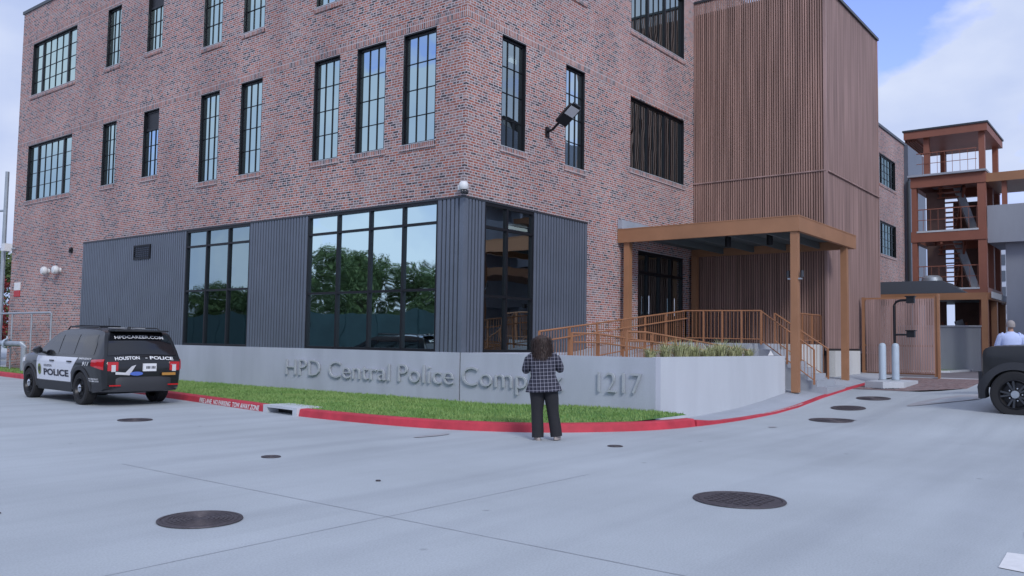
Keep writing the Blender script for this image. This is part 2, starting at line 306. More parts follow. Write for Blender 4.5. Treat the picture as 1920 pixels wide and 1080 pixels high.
def text_verts(txt, size, bold=0.0, extrude=0.0, spacing=1.0, align='LEFT', shear=0):
    c = bpy.data.curves.new('t', 'FONT'); c.body = txt; c.size = size; c.offset = bold; c.extrude = extrude; c.space_character = spacing; c.align_x = align; c.resolution_u = 3; c.shear = shear
    o = bpy.data.objects.new('t', c); COL.objects.link(o); dg = bpy.context.evaluated_depsgraph_get(); dg.update()
    me = bpy.data.meshes.new_from_object(o.evaluated_get(dg)); vs = [v.co.copy() for v in me.vertices]; fs = [tuple(p.vertices) for p in me.polygons]
    bpy.data.objects.remove(o); bpy.data.curves.remove(c); bpy.data.meshes.remove(me); return vs, fs
def text_mb(txt, fn, height=None, width=None, **k):
    """text laid out in its own plane, scaled to width x height (cap height of the whole line), mapped by fn(u, v, w)"""
    vs, fs = text_verts(txt, 1.0, **k)
    x0 = min(v.x for v in vs); x1 = max(v.x for v in vs); sc = height / .72 if height else 1
    sx = width / (x1 - x0) if width else sc
    m = MB(); m.v = [tuple(fn((v.x - x0) * sx, v.y * sc, v.z)) for v in vs]; m.f = fs; return m

# ================================================================== GROUND
def grid(xs, ys, z):
    m = MB(); nx = len(xs)
    m.v = [(x, y, z(x, y)) for y in ys for x in xs]
    m.f = [(j * nx + i, j * nx + i + 1, (j + 1) * nx + i + 1, (j + 1) * nx + i) for j in range(len(ys) - 1) for i in range(nx - 1)]; return m
xs = [-700, -200, -60, -30] + [-20 + i * .5 for i in range(105)] + [45, 70, 120, 300, 900]
ys = [-700, -200, -60, -30] + [-20 + i * .5 for i in range(95)] + [45, 80, 200, 900]
pv = grid(xs, ys, ground).build('ground', 'pavement', smooth=True, fix=False); struct(pv)

KERB = [(-1.2, 34.), (-1.75, 24.), (-2.35, 17), (-3.1, 9.5), (-3.75, 4.5), (-4.12, 1.8), (-4.25, 0), (-4.2, -1.5), (-4.03, -2.75), (-3.68, -3.75), (-3.15, -4.6), (-2.43, -5.22), (-1.55, -5.75), (-.7, -6.02), (-.05, -6.12)]
def dense(P, n=6):
    out = []
    for i in range(len(P) - 1):
        p0 = Vector(P[max(i - 1, 0)]); p1 = Vector(P[i]); p2 = Vector(P[i + 1]); p3 = Vector(P[min(i + 2, len(P) - 1)])
        for j in range(n):
            t = j / n; out.append(.5 * ((2 * p1) + (p2 - p0) * t + (2 * p0 - 5 * p1 + 4 * p2 - p3) * t * t + (3 * p1 - p0 - 3 * p2 + p3) * t ** 3))
    out.append(Vector(P[-1])); return out
KD = dense(KERB)
def offs(P, d):
    out = []
    for i, p in enumerate(P):
        t = (P[min(i + 1, len(P) - 1)] - P[max(i - 1, 0)]).normalized(); out.append(p + Vector((-t.y, t.x)) * d)
    return out
def sweep(P, prof, zf):
    """prof: list of (offset to the inner side, height)"""
    m = MB(); rs = []
    for i, p in enumerate(P):
        t = (P[min(i + 1, len(P) - 1)] - P[max(i - 1, 0)]).normalized(); nrm = Vector((-t.y, t.x)); k = zf(p)
        rs.append([(p.x + nrm.x * o, p.y + nrm.y * o, ground(p.x, p.y) + h * k) for o, h in prof])
    return m.rings(rs)
INL = (2.0, .68)      # the storm inlet interrupts the kerb between these y
ka = [p for p in KD if p.y >= INL[0]] + [Vector((-4.085, INL[0]))]; kb = [Vector((-4.215, INL[1]))] + [p for p in KD if p.y <= INL[1]]
prof = [(-.02, -.05), (.0, .0), (.025, .13), (.05, .15), (.21, .155), (.21, -.05)]
tk = W0('red_kerb', 'red painted kerb curving round the lawn in front of the lettered wall', 'kerb')
ko = sweep(ka, prof, lambda p: 1).build('kerb_run', 'kerb', tk); ko = sweep(kb, prof, lambda p: 1).build('kerb_run', 'kerb', tk)
K2 = [Vector((.0, -6.13)), Vector((1, -6.2)), Vector((2.5, -6.22)), Vector((4, -6.2)), Vector((6, -6.17)), Vector((8, -6.15)), Vector((10, -6.15)), Vector((12.3, -6.15))]
K2 = dense([tuple(p) for p in K2], 4)
tk2 = W0('flush_red_kerb', 'low red painted kerb running back beside the driveway to the gate', 'kerb')
sweep(K2, [(-.02, -.05), (0, 0), (.01, .9), (.13, 1), (.13, -.05)], lambda p: interp(p.x, [(0, .13), (.8, .06), (3, .045), (13, .045)])).build('kerb_run', 'kerb', tk2)
# text along the red kerb face
def kerb_text(string, pts, par, h, zc, white='white'):
    L = [0]
    for a, b in zip(pts, pts[1:]): L.append(L[-1] + (b - a).length)
    def at(s):
        for i in range(len(pts) - 1):
            if s <= L[i + 1] or i == len(pts) - 2:
                t = (s - L[i]) / (L[i + 1] - L[i]); p = pts[i].lerp(pts[i + 1], t); d = (pts[i + 1] - pts[i]).normalized(); return p, d
    def fn(u, v, w):
        p, d = at(u); n = Vector((d.y, -d.x)); q = p + n * (-.004 + .000)
        o = n * (.012 - .02 * (v / .13)); return (q.x + o.x, q.y + o.y, ground(p.x, p.y) + zc + v)
    text_mb(string, fn, height=h, width=L[-1] - .05, bold=.025).build('painted_words', white, par, fix=False)
seg = [p for p in KD if 2.05 <= p.y <= 5.5]
kerb_text('FIRE LANE  NO PARKING  TOW AWAY ZONE', seg, tk, .105, .015)
def k2top(u, v, w): return (3.3 + u, -6.18 + v, ground(3.3 + u, -6.15) + .05)
text_mb('FIRE LANE  NO PARKING  TOW AWAY ZONE', k2top, height=.07, width=2.6, bold=.01).build('painted_words', 'white', tk2, fix=False)

# storm inlet
inl = W0('storm_inlet', 'pale concrete storm drain inlet with a dark slot set in the red kerb', 'drain')
m = MB(); P0, P1 = Vector((-4.10, INL[0] - .01)), Vector((-4.225, INL[1] + .01)); d = (P1 - P0).normalized(); nrm = Vector((-d.y, d.x)); Ln = (P1 - P0).length
T = Matrix(((d.x, nrm.x, 0, P0.x), (d.y, nrm.y, 0, P0.y), (0, 0, 1, 0), (0, 0, 0, 1)))
m.box(0, .16, -.03, .6, -.05, .165).box(Ln - .16, Ln, -.03, .6, -.05, .165).box(.16, Ln - .16, -.035, .6, .115, .168).xf(T).build('inlet_frame', 'conc_light', inl)
MB().box(.16, Ln - .16, .25, .3, -.05, .115).xf(T).build('inlet_throat', 'black', inl)

# lawn between kerb and wall
inner = offs(KD, .2); m = MB()
def lawnz(x, y): return .13 + .02 * noise.noise(Vector((x * .6, y * .6, 0))) + (.09 * ss((x + 2.5) / 2.5) * ss((-y - 1) / 3))
nn = 8; rows = []
for p in inner:
    q = Vector((-.06 if p.y < 19.3 else -.03, max(p.y, -5.24))) if p.y > -5.2 else Vector((min(-.06, 0), -5.24))
    if p.y < -5.2: q = Vector((max(p.x, -.3) if p.x > -.3 else -.06, -5.2))
    if q.x < p.x: q = Vector((p.x, -5.3))
    rows.append([(p.x + (q.x - p.x) * j / nn, p.y + (q.y - p.y) * j / nn, lawnz(p.x + (q.x - p.x) * j / nn, p.y + (q.y - p.y) * j / nn) + (.02 if j else .0)) for j in range(nn + 1)])
m.v = [v for r in rows for v in r]
m.f = [(i * (nn + 1) + j, i * (nn + 1) + j + 1, (i + 1) * (nn + 1) + j + 1, (i + 1) * (nn + 1) + j) for i in range(len(rows) - 1) for j in range(nn)]
soil = m.build('lawn', 'soil', smooth=True); struct(soil)
gb = MB(); rnd = random.Random(3)
area = [(i, j) for i in range(len(rows) - 1) for j in range(nn)]
def ar(i, j):
    a, b, c = Vector(rows[i][j]), Vector(rows[i + 1][j]), Vector(rows[i][j + 1]); return (b - a).cross(c - a).length
wt = [ar(i, j) for i, j in area]
for i, j in rnd.choices(area, wt, k=60000):
    a, b, c, d4 = (Vector(rows[i][j]), Vector(rows[i + 1][j]), Vector(rows[i][j + 1]), Vector(rows[i + 1][j + 1])); s, t = rnd.random(), rnd.random()
    p = a.lerp(b, s).lerp(c.lerp(d4, s), t); th = rnd.uniform(0, 6.283); h = rnd.uniform(.025, .06) * (1.25 if (j == nn - 1 and rnd.random() < .3) else 1); w = rnd.uniform(.007, .013)
    ex, ey = math.cos(th) * w, math.sin(th) * w; lx, ly = rnd.uniform(-.03, .03), rnd.uniform(-.03, .03)
    n0 = len(gb.v); gb.v += [(p.x - ex, p.y - ey, p.z), (p.x + ex, p.y + ey, p.z), (p.x + lx, p.y + ly, p.z + h)]; gb.f.append((n0, n0 + 1, n0 + 2))
tag(gb.build('grass', 'blade', fix=False), 'short green grass covering the strip below the lettered wall', 'grass', kind='stuff')

# sidewalk beside the driveway (a shade above the road), paving beyond
swm = grid([.06 + i * .5 for i in range(33)], [-6.02, -5.8, -5.6, -5.45, -5.3, -5.0, -4.5, -4, -3, -2, -1, -.05], lambda x, y: ground(x, y) + .015 + .03 * ss(x / 3) + .08 * ss((x - 2) / 5) * ss((y + 6.02) / .8))
k2y = [(p.x, p.y) for p in K2]
swm.v = [(x, interp(x, k2y) + .12 if y < -6 else y, z) for x, y, z in swm.v]
struct(swm.build('sidewalk', 'walk', smooth=True))
struct(grid([10 + i * .5 for i in range(13)], [-30, -20, -12, -9, -7.6, -6.9, -6.17], lambda x, y: ground(x, y) + .010).build('brick_paving', 'pavers', fix=False))
struct(grid([16.35 + i for i in range(12)], [-30, -20, -12, -9, -6, -3, -.1], lambda x, y: ground(x, y) + .010).build('back_road', 'asphalt', fix=False))
struct(MB().box(16.0, 16.34, -30, -4.9, .5, .595).build('gate_track_strip', 'conc_light'))
# back lawn seen past the gate
m = MB(); m.quad((22, -4.9, .62), (27, -4.9, .62), (27, -6.1, .62), (23.6, -6.0, .62)); bl = m.build('back_lawn', 'blade', fix=False); struct(bl)
MBk = MB().bar((21.9, -4.9, .6), (23.6, -6.1, .6), .2, .12).bar((23.6, -6.1, .6), (27, -6.35, .6), .2, .12).build('back_kerb', 'conc_light'); tag(MBk, 'pale concrete kerb edging the small lawn beyond the slatted gate', 'kerb')

# joints
def strip(a, b, w, name='pavement_joint', mt='joint', dz=.004):
    a, b = Vector(a), Vector(b); n = max(2, int((b - a).length / .5)); d = (b - a).normalized(); s = Vector((-d.y, d.x)) * w / 2; m = MB(); rg = random.Random(int(a.x * 7 + b.y * 3))
    for i in range(n):
        if rg.random() < .03: continue
        p, q = a.lerp(b, i / n), a.lerp(b, (i + 1) / n); m.quad(*[(v.x, v.y, ground(v.x, v.y) + dz) for v in (p - s, q - s, q + s, p + s)])
    return struct(m.build(name, mt, fix=False))
strip((-9.88, -20), (-9.88, -2.6), .010); strip((-20, -7.83), (-6.5, -7.83), .009)
strip((-20, -12.6), (-9.2, -12.6), .009)

# manholes
def manhole(x, y, r, label, rings=True, bolts=0):
    m = MB(); z = ground(x, y) + .006
    t = empty('manhole_cover', (x, y, z), label, 'manhole', 'manhole covers in the pavement'); slope = (ground(x + .3, y) - ground(x - .3, y)) / .6; t.rotation_euler = (0, -math.atan(slope), 0)
    MB().lathe([(r * 1.0, .0), (r * .99, .008), (r * .92, .009), (r * .91, .002), (r * .88, .002)], k=40).build('cover_rim', 'iron', t)
    m.lathe([(r * .88, 0), (r * .87, .006), (.001, .006)], k=40)
    if rings:
        n = 6
        for i in range(n):
            a = r * (.18 + .66 * i / n); m.lathe([(a, .006), (a + .004, .014), (a + r * .045, .014), (a + r * .05, .006)], k=40)
    else:
        for i in range(-4, 5):
            for j in range(-4, 5):
                if i * i + j * j < 15: m.box(i * r * .19 - r * .06, i * r * .19 + r * .06, j * r * .19 - r * .06, j * r * .19 + r * .06, .005, .014)
    m.build('cover_plate', 'iron', t, fix=True)
manhole(-11.06, -6.73, .36, 'ribbed iron manhole cover nearest the left foreground, with concentric rings')
manhole(-6.89, -9.9, .47, 'large iron manhole cover in the right foreground', False)
manhole(-6.96, 2.03, .31, 'iron manhole cover on the pavement just below the police car')
manhole(3.28, -7.71, .50, 'wide brown manhole cover lowest of the row by the driveway kerb')
manhole(7.9, -7.3, .42, 'manhole cover third from the bottom in the row towards the gate')
manhole(10.6, -6.9, .38, 'brown manhole cover right beside the bend of the red driveway kerb', False)
manhole(5.9, -7.25, .40, 'thin looking manhole cover second from the bottom in the driveway row', False)
def valve(x, y, r, label):
    t = empty('valve_cap', (x, y, ground(x, y) + .004), label, 'valve cover', 'small valve caps in the pavement')
    MB().lathe([(r, 0), (r * .98, .008), (r * .8, .009), (r * .78, .003), (r * .3, .003), (r * .28, .009), (.001, .009)], k=20).build('cap_plate', 'iron', t)
valve(-8.24, -3.89, .13, 'small round valve cap in the middle of the pavement left of the woman')
valve(-3.89, -6.62, .12, 'small pale valve cap on the pavement to the right of the woman')
valve(-13.2, -8.1, .06, 'tiny valve cap at the bottom left corner of the pavement')
valve(-12.1, -5.2, .03, 'pinhead sized survey cap left of the ringed manhole cover')
valve(-8.6, -6.35, .03, 'pinhead sized survey cap between the two foreground manholes')
def patch_ground(name, pts, mt, dz=.008):
    m = MB(); m.quad(*[(x, y, ground(x, y) + dz) for x, y in pts]); return struct(m.build(name, mt, fix=False))
def blob(cx, cy, a, b, ang, dz=.009, n=26, seed=1):
    P = []
    for i in range(n):
        t = 2 * math.pi * i / n; q = 1 + .25 * noise.noise(Vector((math.cos(t) * 1.5 + seed, math.sin(t) * 1.5, seed))); u, v = a * q * math.cos(t), b * q * math.sin(t)
        P.append((cx + u * math.cos(ang) - v * math.sin(ang), cy + u * math.sin(ang) + v * math.cos(ang)))
    return patch_ground('damp_patch', P, 'stain', dz)
blob(-4.83, -3.66, .45, .09, 0, seed=3); blob(7.2, -9.2, 1.1, .5, R(-40), .012, seed=5); blob(1.0, -7.25, .12, .07, 0, seed=6)
# painted bay marks at the lower right corner of the picture
for k, P in enumerate([[(-6.9, -12.44), (-6.62, -12.40), (-6.6, -13.2), (-6.9, -13.2)], [(-8.15, -12.42), (-7.58, -12.40), (-7.52, -13.1), (-8.3, -13.1)]]):
    patch_ground('bay_marking', P, 'white', .006)

# ================================================================== MAIN BUILDING
B = W0('brick_office_building', 'three storey red brick office building with dark framed windows on the corner', 'building')
def wall_holes(u0, u1, z0, z1, holes, fn, depth, name, mt, par, open_bottom=()):
    """flat wall in (u,z) with rectangular openings; fn(u,z,d) gives the point d metres behind the face"""
    us = sorted({u0, u1} | {h[0] for h in holes} | {h[1] for h in holes}); zs = sorted({z0, z1} | {h[2] for h in holes} | {h[3] for h in holes})
    m = MB()
    for i in range(len(us) - 1):
        for j in range(len(zs) - 1):
            cu, cz = (us[i] + us[i + 1]) / 2, (zs[j] + zs[j + 1]) / 2
            if us[i] < u0 - 1e-6 or us[i + 1] > u1 + 1e-6 or zs[j] < z0 - 1e-6 or zs[j + 1] > z1 + 1e-6: continue
            if any(h[0] < cu < h[1] and h[2] < cz < h[3] for h in holes): continue
            m.quad(fn(us[i], zs[j], 0), fn(us[i + 1], zs[j], 0), fn(us[i + 1], zs[j + 1], 0), fn(us[i], zs[j + 1], 0))
            m.quad(fn(us[i], zs[j], depth), fn(us[i + 1], zs[j], depth), fn(us[i + 1], zs[j + 1], depth), fn(us[i], zs[j + 1], depth))
    for a, b, c, d in holes:
        for (p, q) in (((a, c), (b, c)), ((b, c), (b, d)), ((b, d), (a, d)), ((a, d), (a, c))):
            m.quad(fn(*p, 0), fn(*q, 0), fn(*q, depth), fn(*p, depth))
    return m.build(name, mt, par, fix=False)
fL = lambda u, z, d: (d, u, z)       # street facade, faces -x
fR = lambda u, z, d: (u, d, z)       # side facade, faces -y
H3, S3A, S3B, H2, S2A, S2B = 13.94, 11.66, 11.10, 9.54, 7.15, 6.60
PT, CT, TOP = 5.06, 1.31, 15.46
lw = []
for (a, b, s) in [(20.63, 24.6, 'a'), (17.13, 18.17, 'a'), (14.18, 15.22, 'c'), (10.53, 11.62, 'b'), (8.26, 9.38, 'b'), (4.70, 5.82, 'b'), (2.85, 4.00, 'b'), (1.02, 2.20, 'b')]:
    lw.append((a, b, S2A if s in 'ac' else S2B, H2, s)); lw.append((a, b, S3A if s in 'ac' else S3B, H3, s))
rw = [(1.38, 2.42, S2B, H2, 'b'), (4.30, 5.30, S2B, H2, 'b'), (7.96, 11.72, S2A, H2 - .05, 'w'), (1.38, 2.42, S3B, H3, 'b'), (4.30, 5.30, S3A, H3, 'b'), (7.96, 11.72, S3A, H3, 'w')]
E = 25.66
wall_holes(0, E, PT, TOP, [w[:4] for w in lw], fL, .34, 'brick_wall', 'brick', B)
wall_holes(19.21, E, -.1, PT, [], fL, .34, 'brick_wall', 'brick', B)
wall_holes(0, 19.3, PT, TOP, [w[:4] for w in rw], fR, .34, 'brick_wall', 'brick', B)
wall_holes(5.44, 19.3, .0, PT, [(8.5, 11.84, 1.66, 4.60)], fR, .34, 'brick_wall', 'brick', B)
MB().box(.34, 19, E - .02, E, 0, TOP).box(19, 19.3, .35, E, 0, TOP).box(.3, .34, 19.21, 19.5, 0, PT).build('back_wall', 'brick', B)
MB().box(-.05, 19.35, -.05, .42, TOP, TOP + .13).box(-.05, .42, .42, E + .05, TOP, TOP + .13).build('coping', 'coping', B)
MB().box(.34, 19, .34, E - .02, TOP - .5, TOP - .3).build('roof', 'conc_far', B)
# soldier courses and sills
def bands(fn, u0, u1, par):
    m = MB()
    for z in (H2 + .0, H3 + .0):
        p, q = fn(u0, z + .03, -.006), fn(u1, z + .27, .02); m.box(p[0], q[0], p[1], q[1], p[2], q[2])
    m.build('soldier_course', 'soldier', par)
bands(fL, -.006, E - .01, B); bands(fR, .021, 12.4, B)
# interior: floor slabs, ceilings, lights
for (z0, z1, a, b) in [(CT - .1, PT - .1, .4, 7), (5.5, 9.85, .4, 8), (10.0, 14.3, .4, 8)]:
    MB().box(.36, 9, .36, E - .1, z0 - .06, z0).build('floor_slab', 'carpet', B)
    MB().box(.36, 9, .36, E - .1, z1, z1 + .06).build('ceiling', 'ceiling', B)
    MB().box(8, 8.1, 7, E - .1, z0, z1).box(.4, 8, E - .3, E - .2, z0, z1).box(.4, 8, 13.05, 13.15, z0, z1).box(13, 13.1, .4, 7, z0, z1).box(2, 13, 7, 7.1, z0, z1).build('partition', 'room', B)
rg = random.Random(5)
for (z, n) in ((9.80, 9), (14.25, 9), (4.9, 6)):
    for k in range(n):
        y = 1.4 + k * 2.7 + rg.uniform(-.3, .3)
        if rg.random() < .15: continue
        x = rg.choice([1.6, 2.6, 3.6]); MB().box(x, x + 1.1, y, y + .14, z - .06, z).build('ceiling_light', 'tube', B)
# windows
def window(fn, a, b, c, d, kind, glass, par):
    f = MB(); g = .12; wfr = .04
    def bx(u0, u1, z0, z1, d0, d1, mb):
        p, q = fn(u0, z0, d0), fn(u1, z1, d1); mb.box(p[0], q[0], p[1], q[1], p[2], q[2])
    e = .004
    # lining of the opening, black metal
    bx(a + e, a + .03, c + e, d - e, .006, g + .1, f); bx(b - .03, b - e, c + e, d - e, .006, g + .1, f)
    bx(a + .03, b - .03, d - .035, d - e, .006, g + .1, f); bx(a + .03, b - .03, c + e, c + .03, .02, g + .1, f)
    bx(a + .03, a + .03 + wfr, c + .03, d - .035, g - .035, g + .03, f); bx(b - .03 - wfr, b - .03, c + .03, d - .035, g - .035, g + .03, f)
    bx(a + .03 + wfr, b - .03 - wfr, d - .035 - wfr * 1.5, d - .035, g - .035, g + .03, f); bx(a + .03 + wfr, b - .03 - wfr, c + .03, c + .03 + wfr, g - .035, g + .03, f)
    ia, ib, ic, idd = a + .07, b - .07, c + .07, d - .035 - wfr * 1.5
    def munt(u0, u1, z0, z1, nu, nz):
        for i in range(1, nu): u = u0 + (u1 - u0) * i / nu; bx(u - .008, u + .008, z0, z1, g - .026, g + .012, f)
        for j in range(1, nz): z = z0 + (z1 - z0) * j / nz; bx(u0, u1, z - .008, z + .008, g - .023, g + .010, f)
    if kind == 'c':      # black spandrel over a smaller light
        zt = c + (d - c) * .70
        bx(ia, ib, zt, zt + .08, g - .04, g + .03, f); bx(ia, ib, zt + .08, idd, g - .015, g + .005, f); munt(ia, ib, ic, zt, 3, 3)
    elif kind in 'aw' and b - a > 2:
        w = ib - ia
        for t in (.2, .8) if kind == 'a' else (.33, .66): u = ia + w * t; bx(u - .05, u + .05, ic, idd, g - .05, g + .02, f)
        if kind == 'a':
            munt(ia, ia + w * .2 - .05, ic, idd, 1, 4); munt(ia + w * .2 + .05, ia + w * .8 - .05, ic, idd, 3 if b - a < 3.9 else 4, 4); munt(ia + w * .8 + .05, ib, ic, idd, 1, 4)
        else:
            for q0, q1 in ((ia, ia + w * .33 - .05), (ia + w * .33 + .05, ia + w * .66 - .05), (ia + w * .66 + .05, ib)): munt(q0, q1, ic, idd, 3, 1)
    else: munt(ia, ib, ic, idd, 3, 4)
    fr = f.build('window', 'black', par)
    p = MB(); zt = c + (d - c) * .70 if kind == 'c' else idd
    p.quad(fn(ia, ic, g), fn(ib, ic, g), fn(ib, zt, g), fn(ia, zt, g)); p.build('pane', glass, fr)
    # rowlock sill
    s = MB(); bx(a - .05, b + .05, c - .15, c - .004, -.035, .12, s); s.build('sill', 'soldier', fr)
    s = MB(); bx(a - .05, b + .05, c - .003, c + .012, -.042, .15, s); s.build('sill_cap', 'conc_light', fr)
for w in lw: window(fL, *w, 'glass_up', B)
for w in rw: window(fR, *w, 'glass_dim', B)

# ground floor: concrete base, ribbed panels, shop windows
MB().box(-.05, .30, 0.012, 19.2, -.1, CT).build('concrete_base', 'conc', B)
MB().box(.31, 5.44, -.05, .30, -.1, CT).build('concrete_base', 'conc', B)
def ribbed(fn, a, b, z0, z1, par, corner=False):
    m = MB()
    def bx(u0, u1, d0, d1):
        p, q = fn(u0, z0, d0), fn(u1, z1, d1); m.box(p[0], q[0], p[1], q[1], p[2], q[2])
    bx(a, b, .03, .2); n = max(3, round((b - a) / .128)); st = (b - a) / n
    for i in range(n): bx(a + i * st + .022, a + (i + 1) * st - .022, -.028, .031)
    bx(a, a + .02, -.034, .03); bx(b - .02, b, -.034, .03)
    return m.build('ribbed_panel', 'panel', par)
ribbed(fL, 12.12, 19.21, CT, PT, B); ribbed(fL, 5.86, 8.58, CT, PT, B); ribbed(fL, .0, .82, CT, PT, B); ribbed(fR, .032, .76, CT, PT, B); ribbed(fR, 2.84, 5.44, CT, PT, B)
MB().box(-.035, .031, -.035, .031, CT, PT).build('corner_post', 'panel', B)
MB().box(-.04, .3, -.04, 19.24, PT, PT + .05).box(.31, 5.46, -.04, .3, PT + .001, PT + .05).build('panel_flashing', 'darkgrey', B)
def shopfront(fn, a, b, z0, z1, mull, bars, glass, par):
    f = MB()
    def bx(u0, u1, c0, c1, d0, d1):
        p, q = fn(u0, c0, d0), fn(u1, c1, d1); f.box(p[0], q[0], p[1], q[1], p[2], q[2])
    bx(a, a + .06, z0, z1, -.02, .12); bx(b - .06, b, z0, z1, -.02, .12); bx(a + .06, b - .06, z1 - .07, z1, -.02, .12); bx(a + .06, b - .06, z0, z0 + .07, -.02, .12)
    for u in mull: bx(u - .032, u + .032, z0 + .07, z1 - .07, -.018, .11)
    es = [a + .06] + sum([[u - .032, u + .032] for u in mull], []) + [b - .06]
    for z in bars:
        for i in range(0, len(es), 2): bx(es[i], es[i + 1], z - .03, z + .03, -.014, .10)
    fr = f.build('shop_window', 'black', par)
    MB().quad(fn(a + .06, z0 + .07, .045), fn(b - .06, z0 + .07, .045), fn(b - .06, z1 - .07, .045), fn(a + .06, z1 - .07, .045)).build('pane', glass, fr)
    return fr
shopfront(fL, 8.585, 12.115, CT, PT, (9.72, 10.93), (4.52, 3.07), 'glass_low', B)
shopfront(fL, .825, 5.855, CT, PT, (2.05, 3.30, 4.58), (4.52, 2.85), 'glass_low', B)
shopfront(fR, .765, 2.835, CT, PT, (1.70,), (4.45, 2.72), 'glass_dim', B)
# louvre in the long ribbed panel
m = MB(); m.box(-.06, .0, 14.33, 15.42, 4.26, 4.30).box(-.06, 0, 14.33, 15.42, 4.72, 4.76).box(-.06, 0, 14.33, 14.37, 4.3, 4.72).box(-.06, 0, 15.38, 15.42, 4.3, 4.72)
for k in range(6): m.bar((-.045, 14.37, 4.34 + k * .07), (-.045, 15.38, 4.34 + k * .07), .05, .012)
m.box(-.02, -.01, 14.36, 15.39, 4.29, 4.73); m.build('louvre', 'black', B)
# entrance doors
dr = MB(); x0, x1, z0, z1 = 8.5, 11.84, 1.66, 4.60
dr.box(x0, x0 + .08, .1, .22, z0, z1).box(x1 - .08, x1, .1, .22, z0, z1).box(x0 + .08, x1 - .08, .1, .22, z1 - .1, z1)
for u in (9.35, 10.18, 11.0): dr.box(u - .04, u + .04, .1, .22, z0, z1 - .1)
dr.box(x0 + .08, x1 - .08, .11, .21, 3.85, 3.95)
D = dr.build('entrance_doors', 'black', B)
MB().quad((x0 + .08, .16, z0), (x1 - .08, .16, z0), (x1 - .08, .16, z1 - .1), (x0 + .08, .16, z1 - .1)).build('pane', 'glass_dim', D)
for u in (9.28, 11.08): MB().tube([(u, .03, 2.55), (u, .03, 3.15)], .018).tube([(u, .03, 2.6), (u, .1, 2.6)], .012).tube([(u, .03, 3.1), (u, .1, 3.1)], .012).build('handle', 'chrome', D)
MB().box(9.92, 10.0, 1.2, 1.24, 3.78, 3.86).build('interior_lamp', 'doorlamp', B); MB().box(10.75, 11.0, 1.5, 1.54, 3.80, 3.85).build('interior_lamp', 'tube', B)

# ------------------------------------------------------------------ slatted tower
TX0, TX1, TY, TZ0, TZ1 = 12.46, 18.75, -4.71, 1.45, 15.6
def ttop(x): return 15.6 if x < 12.6 else 15.6
T = W0('slatted_tower', 'tall stair tower wrapped in brown vertical slats beside the brick wall', 'tower')
TH = 13.45
TT = 13.47
m = MB(); y = -.03
while y > TY + .03: m.box(TX0, TX0 + .045, y - .046, y, TZ0 - .1, TT + .48); y -= .082
m.build('front_slats', 'wood_a', T)
m = MB(); x = TX0 + .10
while x < TX1 - .05: m.box(x, x + .045, TY + .02, TY + .06, TZ0, TT); x += .082
m.build('side_slats', 'wood_b', T)
m = MB()
m.box(TX0 - .02, TX0 + .1, TY - .02, TY + .08, TZ0, TT + .48).box(TX0 - .035, TX0 + .02, TY, -.01, 7.31, 7.35).box(TX0 + .1, TX1, TY - .035, TY + .01, 7.31, 7.35).box(TX1 - .08, TX1, TY - .01, TY + .1, TZ0, TT)
m.build('trim', 'wood_b', T)
MB().box(TX0 + .12, TX1 + .04, TY - .05, -.02, TT, TT + .1).box(TX0 - .04, TX0 + .11, TY - .05, -.02, TT + .48, TT + .56).build('coping', 'coping', T)
# inner wall behind the slats with openings
fT = lambda u, z, d: (TX0 + .24 + d, u, z); fS = lambda u, z, d: (u, TY + .24 + d, z)
openF = [(-2.9, -2.5, 10.2, 11.4), (-3.7, -3.3, 10.2, 11.6), (-2.35, -2.05, 10.0, 11.2), (-3.5, -3.25, 5.8, 7.0), (-2.6, -2.35, 5.8, 7.0)]
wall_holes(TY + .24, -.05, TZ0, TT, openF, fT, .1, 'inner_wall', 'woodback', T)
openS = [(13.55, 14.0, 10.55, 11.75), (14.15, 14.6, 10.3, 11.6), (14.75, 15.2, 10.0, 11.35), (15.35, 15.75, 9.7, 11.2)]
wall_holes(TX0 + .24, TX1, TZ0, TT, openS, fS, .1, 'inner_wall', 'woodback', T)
for a, b, c, d in openF: MB().quad(fT(a, c, .05), fT(b, c, .05), fT(b, d, .05), fT(a, d, .05)).build('pane', 'glass_up', T)
mpn = mat('bright_glimpse_pane', (.75, .78, .85), .2)  # near-white colour paints in the bright glimpses seen between the side slats
for a, b, c, d in openS: MB().quad(fS(a, c, .05), fS(b, c, .05), fS(b, d, .05), fS(a, d, .05)).build('pane', mpn, T)
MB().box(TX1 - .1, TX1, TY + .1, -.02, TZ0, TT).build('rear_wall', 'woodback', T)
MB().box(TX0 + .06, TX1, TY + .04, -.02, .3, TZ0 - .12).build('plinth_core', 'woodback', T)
MB().box(TX0 - .02, 15.2, -4.95, -4.73, .3, 1.45).build('white_plinth', 'white_conc', T)
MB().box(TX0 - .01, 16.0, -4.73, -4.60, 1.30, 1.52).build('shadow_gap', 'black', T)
# ------------------------------------------------------------------ canopy
C = W0('entrance_canopy', 'flat brown steel canopy on square posts over the raised entrance', 'canopy')
cx0, cx1, cy0, cy1, cz0, cz1 = 7.2, 12.03, -5.63, -.012, 4.68, 5.08
m = MB(); m.box(cx0, cx0 + .12, cy0, cy1, cz0, cz1).box(cx0 + .12, TX0 - .04, cy0, cy0 + .12, cz0, cz1).box(TX0 - .16, TX0 - .04, cy0 + .12, cy1, cz0, cz1)
m.box(cx0 - .01, cx0 + .11, cy0 - .01, cy1, cz1, cz1 + .03).box(cx0 + .11, TX0 - .04, cy0 - .01, cy0 + .11, cz1, cz1 + .03)
m.build('fascia', 'brown', C)
MB().box(cx0 + .12, TX0 - .16, cy0 + .12, cy1, cz1 - .14, cz1 - .02).build('roof_deck', 'soffit', C)
m = MB()
for k in range(1, 5): m.box(cx0 + .12, TX0 - .16, cy0 + k * 1.1, cy0 + k * 1.1 + .08, cz0 + .06, cz1 - .141)
m.build('purlins', 'soffit', C)
